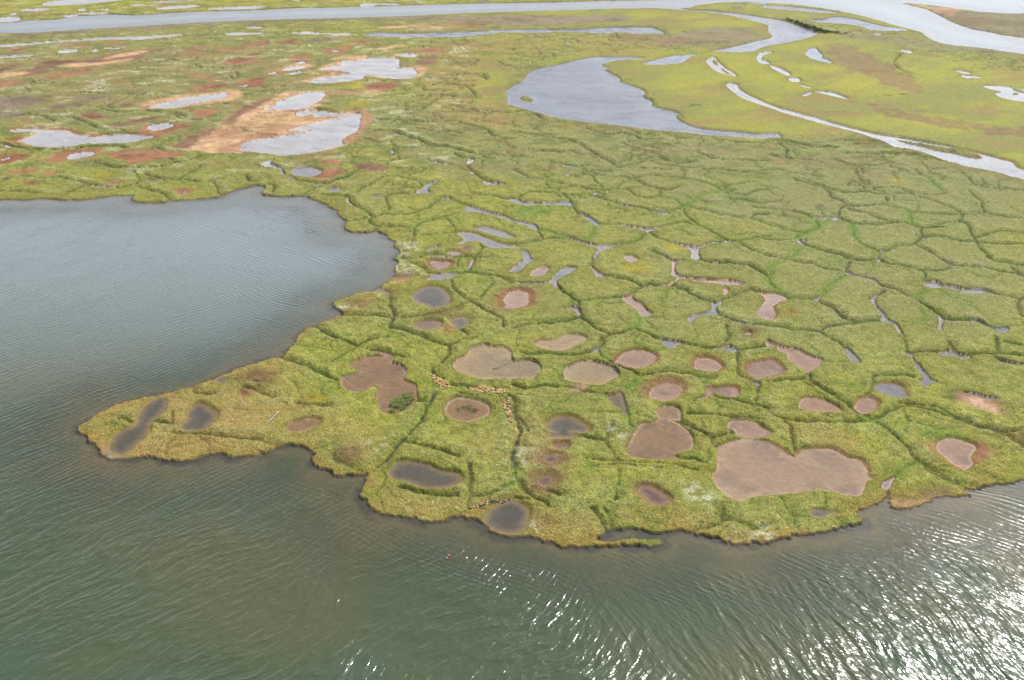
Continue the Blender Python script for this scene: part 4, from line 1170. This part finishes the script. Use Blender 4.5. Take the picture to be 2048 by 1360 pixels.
side = sst(-18, 14, X - (Y - 215) * -0.75 + 66 + (n25 - .5) * 14)
side = np.where(VV < 340, .5, side)
turbid = 1 - np.exp(-np.maximum(depth, 0) * np.where(WID <= 1, 1.75, 1.6))
shal = sst(0, 14, -SEA_D)
wcol_sea = mixc(np.zeros(X.shape + (3,)) + A((.050, .070, .036)), A((.066, .072, .036)), sst(.46, .66, fbm(X, Y, 40.0, 3, 151)))
wcol_sea = mixc(wcol_sea, A((.046, .074, .046)), sst(.5, .7, fbm(X, Y, 22.0, 2, 155)) * .7)
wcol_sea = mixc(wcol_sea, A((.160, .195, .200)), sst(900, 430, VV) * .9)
wcol_pond = bedc * .8
swell = sst(560, 1000, VV) * sst(2, 22, -SEA_D)
sea_rip = np.where(SEA_D > -9, .25 + .75 * sst(0, 9, -SEA_D), 1.0)
Dmin = np.minimum(np.minimum(D[:-1, :-1], D[1:, :-1]), np.minimum(D[:-1, 1:], D[1:, 1:]))
wet = Dmin < 0.06
wet[1:] |= wet[:-1].copy(); wet[:-1] |= wet[1:].copy(); wet[:, 1:] |= wet[:, :-1].copy(); wet[:, :-1] |= wet[:, 1:].copy()
stk = np.stack([D[:-1, :-1], D[1:, :-1], D[:-1, 1:], D[1:, 1:]]); am = stk.argmin(0)
ids = np.stack([WID[:-1, :-1], WID[1:, :-1], WID[:-1, 1:], WID[1:, 1:]]); fid = np.take_along_axis(ids, am[None], 0)[0]
sea_m = water_mat("lagoon_water", False); pond_m = water_mat("pond_water", True)
BN = dict(t="tan", b="brown", k="dark grey", g="pale grey", p="pinkish", r="reddish", o="pale", s="white glinting")
for wi, (arg, q, area) in enumerate(wmeta):
    mf = wet & (fid == wi)
    if not mf.any(): continue
    cu, cv = q[:, 0].mean(), q[:, 1].mean()
    if arg in ('sea', 'river'):
        nm = dict(sea='water', river='river')[arg]
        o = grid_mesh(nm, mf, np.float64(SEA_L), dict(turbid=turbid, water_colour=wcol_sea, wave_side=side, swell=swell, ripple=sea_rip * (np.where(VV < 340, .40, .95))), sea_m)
        tag(o, dict(sea="green rippled lagoon water round the tip of the marsh", river="wide pale river crossing the top of the view")[arg], "water", kind="structure")
        continue
    large = area > 900
    rpv = np.full(X.shape, (.22 if area < 60 else (.5 if area < 400 else .9)))
    if 'm' in arg[2:] : mt = sea_m; rpv = np.full(X.shape, .95)
    elif arg[0] == 's' and area > 200: mt = sea_m; rpv = np.full(X.shape, .42)
    else: mt = pond_m
    if 'p' in arg[2:] : rpv = .5 + 2.0 * (1 - sst(22, 38, X)) * (.4 + .6 * sst(.35, .65, n8))
    nm = 'lake' if large else 'pond'
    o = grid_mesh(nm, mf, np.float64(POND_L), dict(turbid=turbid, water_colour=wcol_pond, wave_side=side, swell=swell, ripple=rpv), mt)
    LBL = LABELS.get((int(round(q[0, 0])), int(round(q[0, 1]))))
    where = ("far left" if cu < 520 else "upper middle" if cu < 1050 else "upper right") if cv < 340 else ("left" if cu < 700 else "middle" if cu < 1350 else "right")
    tag(o, LBL or f"{BN[arg[0]]} marsh pool in the {where} of the tundra", nm, "pools in the polygon marsh", "structure")

# ------------------------------------------------------------------ small things
def terrain_h(x, y):
    """ground height under a point, from the nearest grid vertex"""
    dz = -CAM_H; # project back to survey pixels
    fwd = y * CP + CAM_H * SP; up = y * SP - CAM_H * CP
    u = 1024 + FPX * x / fwd; v = 680 - FPX * up / fwd
    c = min(max(np.searchsorted(U, u), 0), NU - 1); r = min(max(np.searchsorted(V, v), 0), NV - 1)
    return float(H[r, c])
def mesh_obj(name, verts, faces, mat, parent=None, smooth=False, loc=(0, 0, 0)):
    me = bpy.data.meshes.new(name); me.from_pydata([tuple(map(float, v)) for v in verts], [], faces)
    if smooth:
        for p in me.polygons: p.use_smooth = True
    me.materials.append(mat); o = bpy.data.objects.new(name, me); S.collection.objects.link(o); o.location = loc
    if parent: o.parent = parent
    return o
def tube(path, radii, seg=8):
    vs, fs = [], []
    path = [np.array(p, float) for p in path]
    for i, p in enumerate(path):
        d = path[min(i+1, len(path)-1)] - path[max(i-1, 0)]; d /= np.linalg.norm(d)
        a = np.cross(d, (0, 0, 1)); a /= max(np.linalg.norm(a), 1e-6); b = np.cross(a, d)
        for k in range(seg):
            t = 2 * math.pi * k / seg; vs.append(p + (a * math.cos(t) + b * math.sin(t)) * radii[i])
    for i in range(len(path) - 1):
        for k in range(seg): fs.append([i*seg+k, i*seg+(k+1) % seg, (i+1)*seg+(k+1) % seg, (i+1)*seg+k])
    fs.append(list(range(seg))[::-1]); fs.append([(len(path)-1)*seg + k for k in range(seg)])
    return vs, fs
R = random.Random(4)
grey_wood = plain_mat("weathered_wood", (.40, .37, .34), .8, .2, 9)
def empty(name, x, y, z):
    e = bpy.data.objects.new(name, None); S.collection.objects.link(e); e.location = (x, y, z); e.empty_display_size = .3; return e
def survey_path(pts, zoff, base):
    out = []
    for (u, v) in pts:
        x, y = ground(u, v, .6); out.append((float(x) - base[0], float(y) - base[1], terrain_h(float(x), float(y)) + zoff - base[2]))
    return out
bx, by = map(float, ground(545, 840, .6)); bz = terrain_h(bx, by)
dw = tag(empty("driftwood_log", bx, by, bz), "forked bleached driftwood log lying on the grass above the dark oval pool", "driftwood")
p = survey_path([(533, 851), (539, 845.5), (545, 840), (550, 834), (554, 828.5), (556.5, 826)], .24, (bx, by, bz))
p = [(a, b, .30) for a, b, c in p]
vs, fs = tube(p, [.03, .05, .06, .07, .08, .10], 9); mesh_obj("trunk", vs, fs, grey_wood, dw, True)
p = [(a, b, .32) for a, b, c in survey_path([(547.5, 837.5), (543.5, 839.5), (540, 842.5), (538, 844.5)], .24, (bx, by, bz))]
vs, fs = tube(p, [.07, .06, .05, .03], 7); mesh_obj("branch", vs, fs, grey_wood, dw, True)
# root knob at the butt end
p = [(a, b, .30) for a, b, c in survey_path([(556, 826.5), (553.5, 824.5)], .24, (bx, by, bz))]
vs, fs = tube([p[0], ((p[0][0]+p[1][0])/2, (p[0][1]+p[1][1])/2, .36), (p[1][0], p[1][1], .42)], [.12, .08, .04], 7); mesh_obj("root", vs, fs, grey_wood, dw, True)
# branch lying in the heart shaped lake
bx, by = map(float, ground(1005, 735, .1))
wet_wood = plain_mat("wet_dark_wood", (.09, .085, .08), .5, .2, 9)
p = [(float(ground(u, v, .1)[0]) - bx, float(ground(u, v, .1)[1]) - by, z) for u, v, z in [(984, 738.5, .02), (991, 738, .04), (999, 734, .03), (1010, 729, .02), (1022, 724.5, -.02)]]
vs, fs = tube(p, [.10, .13, .10, .07, .03], 8); o = mesh_obj("sunken_branch", vs, fs, wet_wood, None, True, (bx, by, POND_L))
tag(o, "thin dark bent branch lying in the tan heart shaped lake", "branch")
# orange float on the lagoon
bx, by = map(float, ground(898, 1112, 0)); by_ = by
fl_ = tag(empty("float_buoy", bx, by_, 0), "small round orange float bobbing on the green water below the marsh edge", "buoy")
def sphere(rx, rz, n=16, mrows=10):
    vs, fs = [(0, 0, rz)], []
    for i in range(1, mrows):
        t = math.pi * i / mrows
        for k in range(n): a = 2*math.pi*k/n; vs.append((rx*math.sin(t)*math.cos(a), rx*math.sin(t)*math.sin(a), rz*math.cos(t)))
    vs.append((0, 0, -rz))
    for k in range(n): fs.append([0, 1+k, 1+(k+1) % n])
    for i in range(mrows-2):
        for k in range(n): fs.append([1+i*n+k, 1+(i+1)*n+k, 1+(i+1)*n+(k+1) % n, 1+i*n+(k+1) % n])
    L = len(vs)-1
    for k in range(n): fs.append([L, 1+(mrows-2)*n+(k+1) % n, 1+(mrows-2)*n+k])
    return vs, fs
vs, fs = sphere(.19, .18); mesh_obj("float_body", [(a, b, c+.08) for a, b, c in vs], fs, plain_mat("orange_plastic", (.75, .11, .05), .35, .05, 3), fl_, True)
vs, fs = tube([(0, 0, .22), (0, 0, .34), (.04, 0, .36)], [.04, .03, .02], 8); mesh_obj("rope_eye", vs, fs, plain_mat("pale_plastic", (.8, .5, .4), .4, .05, 3), fl_, True)

# thickets of dark willow on the far river bank: each bush one thing (leaf clumps on a low branching stem)
leaf = plain_mat("willow_leaves", (.07, .10, .05), .7, .45, 1.5)
stemm = plain_mat("willow_stem", (.09, .07, .05), .8, .2, 4)
def bush(seed):
    r = random.Random(seed); e = empty("willow_bush", 0, 0, 0); vs, fs = [], []
    lob = [(r.uniform(-1.1, 1.1), r.uniform(-.8, .8), r.uniform(.6, 1.15), r.uniform(.5, .85)) for _ in range(7)]
    for k in range(520):
        lx, ly, lz, lr = r.choice(lob); t = r.uniform(0, 2*math.pi); s = r.uniform(-.6, 1); q = math.sqrt(1 - s*s) if abs(s) < 1 else 0
        rad = lr * r.uniform(.75, 1.08); c = np.array((lx + rad*q*math.cos(t), ly + rad*q*math.sin(t), max(lz + rad*s, .08)))
        a = np.array((r.gauss(0, 1), r.gauss(0, 1), r.gauss(0, 1))); a /= np.linalg.norm(a)
        b = np.cross(a, (r.gauss(0, 1), r.gauss(0, 1), r.gauss(0, 1))); b /= np.linalg.norm(b); w = r.uniform(.09, .2); i = len(vs)
        vs += [c - a*w, c + b*w*.6, c + a*w, c - b*w*.6]; fs.append([i, i+1, i+2, i+3])
    mesh_obj("foliage", vs, fs, leaf, e)
    vs, fs = [], []
    for k in range(5):
        t = r.uniform(0, 6.3); q, f = tube([(0, 0, -.1), (.3*math.cos(t), .3*math.sin(t), .5), (.7*math.cos(t), .6*math.sin(t), 1.1)], [.07, .05, .02], 5)
        fs += [[j + len(vs) for j in ff] for ff in f]; vs += q
    mesh_obj("stem", vs, fs, stemm, e); return e
protos = [bush(1), bush(2), bush(3)]
def put(proto, x, y, sc, rz, label, first):
    if first: e = proto
    else:
        e = proto.copy(); S.collection.objects.link(e)
        for ch in proto.children:
            c = ch.copy(); S.collection.objects.link(c); c.parent = e
    e.location = (x, y, terrain_h(x, y) - .03); e.rotation_euler = (0, 0, rz); e.scale = (sc * 1.25, sc, sc)
    tag(e, label, "bush", "dark willow bushes along the far river bank"); return e
row = [(1576 + i * 4.1 + R.uniform(-1, 1), 40.5 + i * 1.45 + R.uniform(-.6, .6)) for i in range(19)] + [(1652 + i * 5.2, 64.5 + i * .45) for i in range(9)]
used = set()
for i, (u, v) in enumerate(row):
    x, y = map(float, ground(u, v, .5)); k = i % 3
    sc = (.45 + .38 * min(1, i / 8)) if i < 19 else .62 - .03 * (i - 19)
    lab = ("dark green willow bush in the thick row on the bank above the bright channel" if i < 19 else "low dark willow bush trailing right of the bank thicket")
    o = put(protos[k], x, y, sc * R.uniform(.85, 1.15), R.uniform(0, 6.28), lab, k not in used); used.add(k)

# reeds standing in the pools, peat lumps in the troughs: nobody could count them
def scatter_poly(q, n, seed):
    r = random.Random(seed); P = catmull(q, True, 3); u0, v0 = P.min(0); u1, v1 = P.max(0); out = []; Q = np.roll(P, -1, 0); tries = 0
    while len(out) < n and tries < n * 30:
        tries += 1
        u, v = r.uniform(u0, u1), r.uniform(v0, v1); m = (P[:, 1] <= v) != (Q[:, 1] <= v)
        xs = P[m][:, 0] + (v - P[m][:, 1]) / (Q[m][:, 1] - P[m][:, 1]) * (Q[m][:, 0] - P[m][:, 0])
        if (xs < u).sum() % 2: out.append(tuple(map(float, ground(u, v, .1))))
    return out
reedm = plain_mat("reed_green", (.36, .41, .15), .7, .35, 2)
def reeds(name, q, n, label, seed, hgt=.38):
    r = random.Random(seed); vs, fs = [], []
    for (x, y) in scatter_poly(np.array(q, float), n, seed):
        if vnoise(np.array([x / .9]), np.array([y / .9]), 5)[0] < .46: continue
        for k in range(4):
            a = r.uniform(0, 3.14); dx, dy = math.cos(a) * .07, math.sin(a) * .07; lx, ly = r.gauss(0, .22), r.gauss(0, .22); h = hgt * r.uniform(.5, 1.1); ox, oy = r.gauss(0, .08), r.gauss(0, .08); i = len(vs)
            vs += [(x+ox-dx, y+oy-dy, -.1), (x+ox+dx, y+oy+dy, -.1), (x+ox+lx+dx*.2, y+oy+ly+dy*.2, POND_L+h), (x+ox+lx-dx*.2, y+oy+ly-dy*.2, POND_L+h)]; fs.append([i, i+1, i+2, i+3])
    o = mesh_obj(name, vs, fs, reedm); tag(o, label, "reeds", kind="stuff")
def P21(pts): return [(512 + a * .25, 680 + b * .25) for a, b in pts]
reeds("reeds", P21([(1065, 560), (1075, 500), (1130, 450), (1200, 425), (1255, 425), (1265, 470), (1225, 520), (1150, 570), (1090, 578)]), 700, "green reeds standing in the lower end of the brown hooked pool", 11)
reeds("reeds", P21([(1610, 520), (1700, 500), (1730, 525), (1690, 560), (1630, 565)]), 110, "sparse green reeds in the brown oval pool", 12, .3)
reeds("reeds", P21([(1720, 550), (1780, 545), (1770, 562), (1730, 566)]), 25, "tiny clump of reeds right of the others in the brown oval pool", 13, .3)
lumpm = [plain_mat("ochre_peat", (.50, .33, .13), .9, .3, 3), plain_mat("dark_peat", (.05, .045, .045), .8, .3, 3)]
slab = ["ochre peat lumps filling the left bend of the trough below the heart shaped lake", "ochre peat lumps strewn in the trough straight below the heart shaped lake", "ochre and dark peat lumps in the upright trough below the lake", "pale peat lumps in the crack above the heart shaped lake"]
for si, q in enumerate(stones):
    r = random.Random(50 + si); vs, fs, mi = [], [], []
    # open wet floor of the trough
    for (x, y) in scatter_poly(q, (260, 280, 170, 90)[si], 60 + si):
        sx, sy, sz = r.uniform(.12, .32), r.uniform(.10, .26), r.uniform(.05, .12); a0 = r.uniform(0, 6.3); i = len(vs); z = terrain_h(x, y)
        nn = 7
        for lv, (k1, zz) in enumerate(((1.0, 0.0), (.85, .7), (.35, 1.0))):
            for k in range(nn):
                a = a0 + 2*math.pi*k/nn; j = 1 + .25*math.sin(3*a + a0*7)
                vs.append((x + sx*k1*j*math.cos(a), y + sy*k1*j*math.sin(a), z - .04 + sz*2*zz))
        for lv in range(2):
            for k in range(nn): fs.append([i+lv*nn+k, i+lv*nn+(k+1) % nn, i+(lv+1)*nn+(k+1) % nn, i+(lv+1)*nn+k])
        fs.append([i+2*nn+k for k in range(nn)])
        dk = 1 if r.random() < (.22, .25, .5, .5)[si] else 0
        mi += [dk] * (2*nn+1)
    o = mesh_obj("peat_lumps", vs, fs, lumpm[0]); o.data.materials.append(lumpm[1]); o.data.polygons.foreach_set("material_index", mi)
    tag(o, slab[si], "peat lumps", kind="stuff")
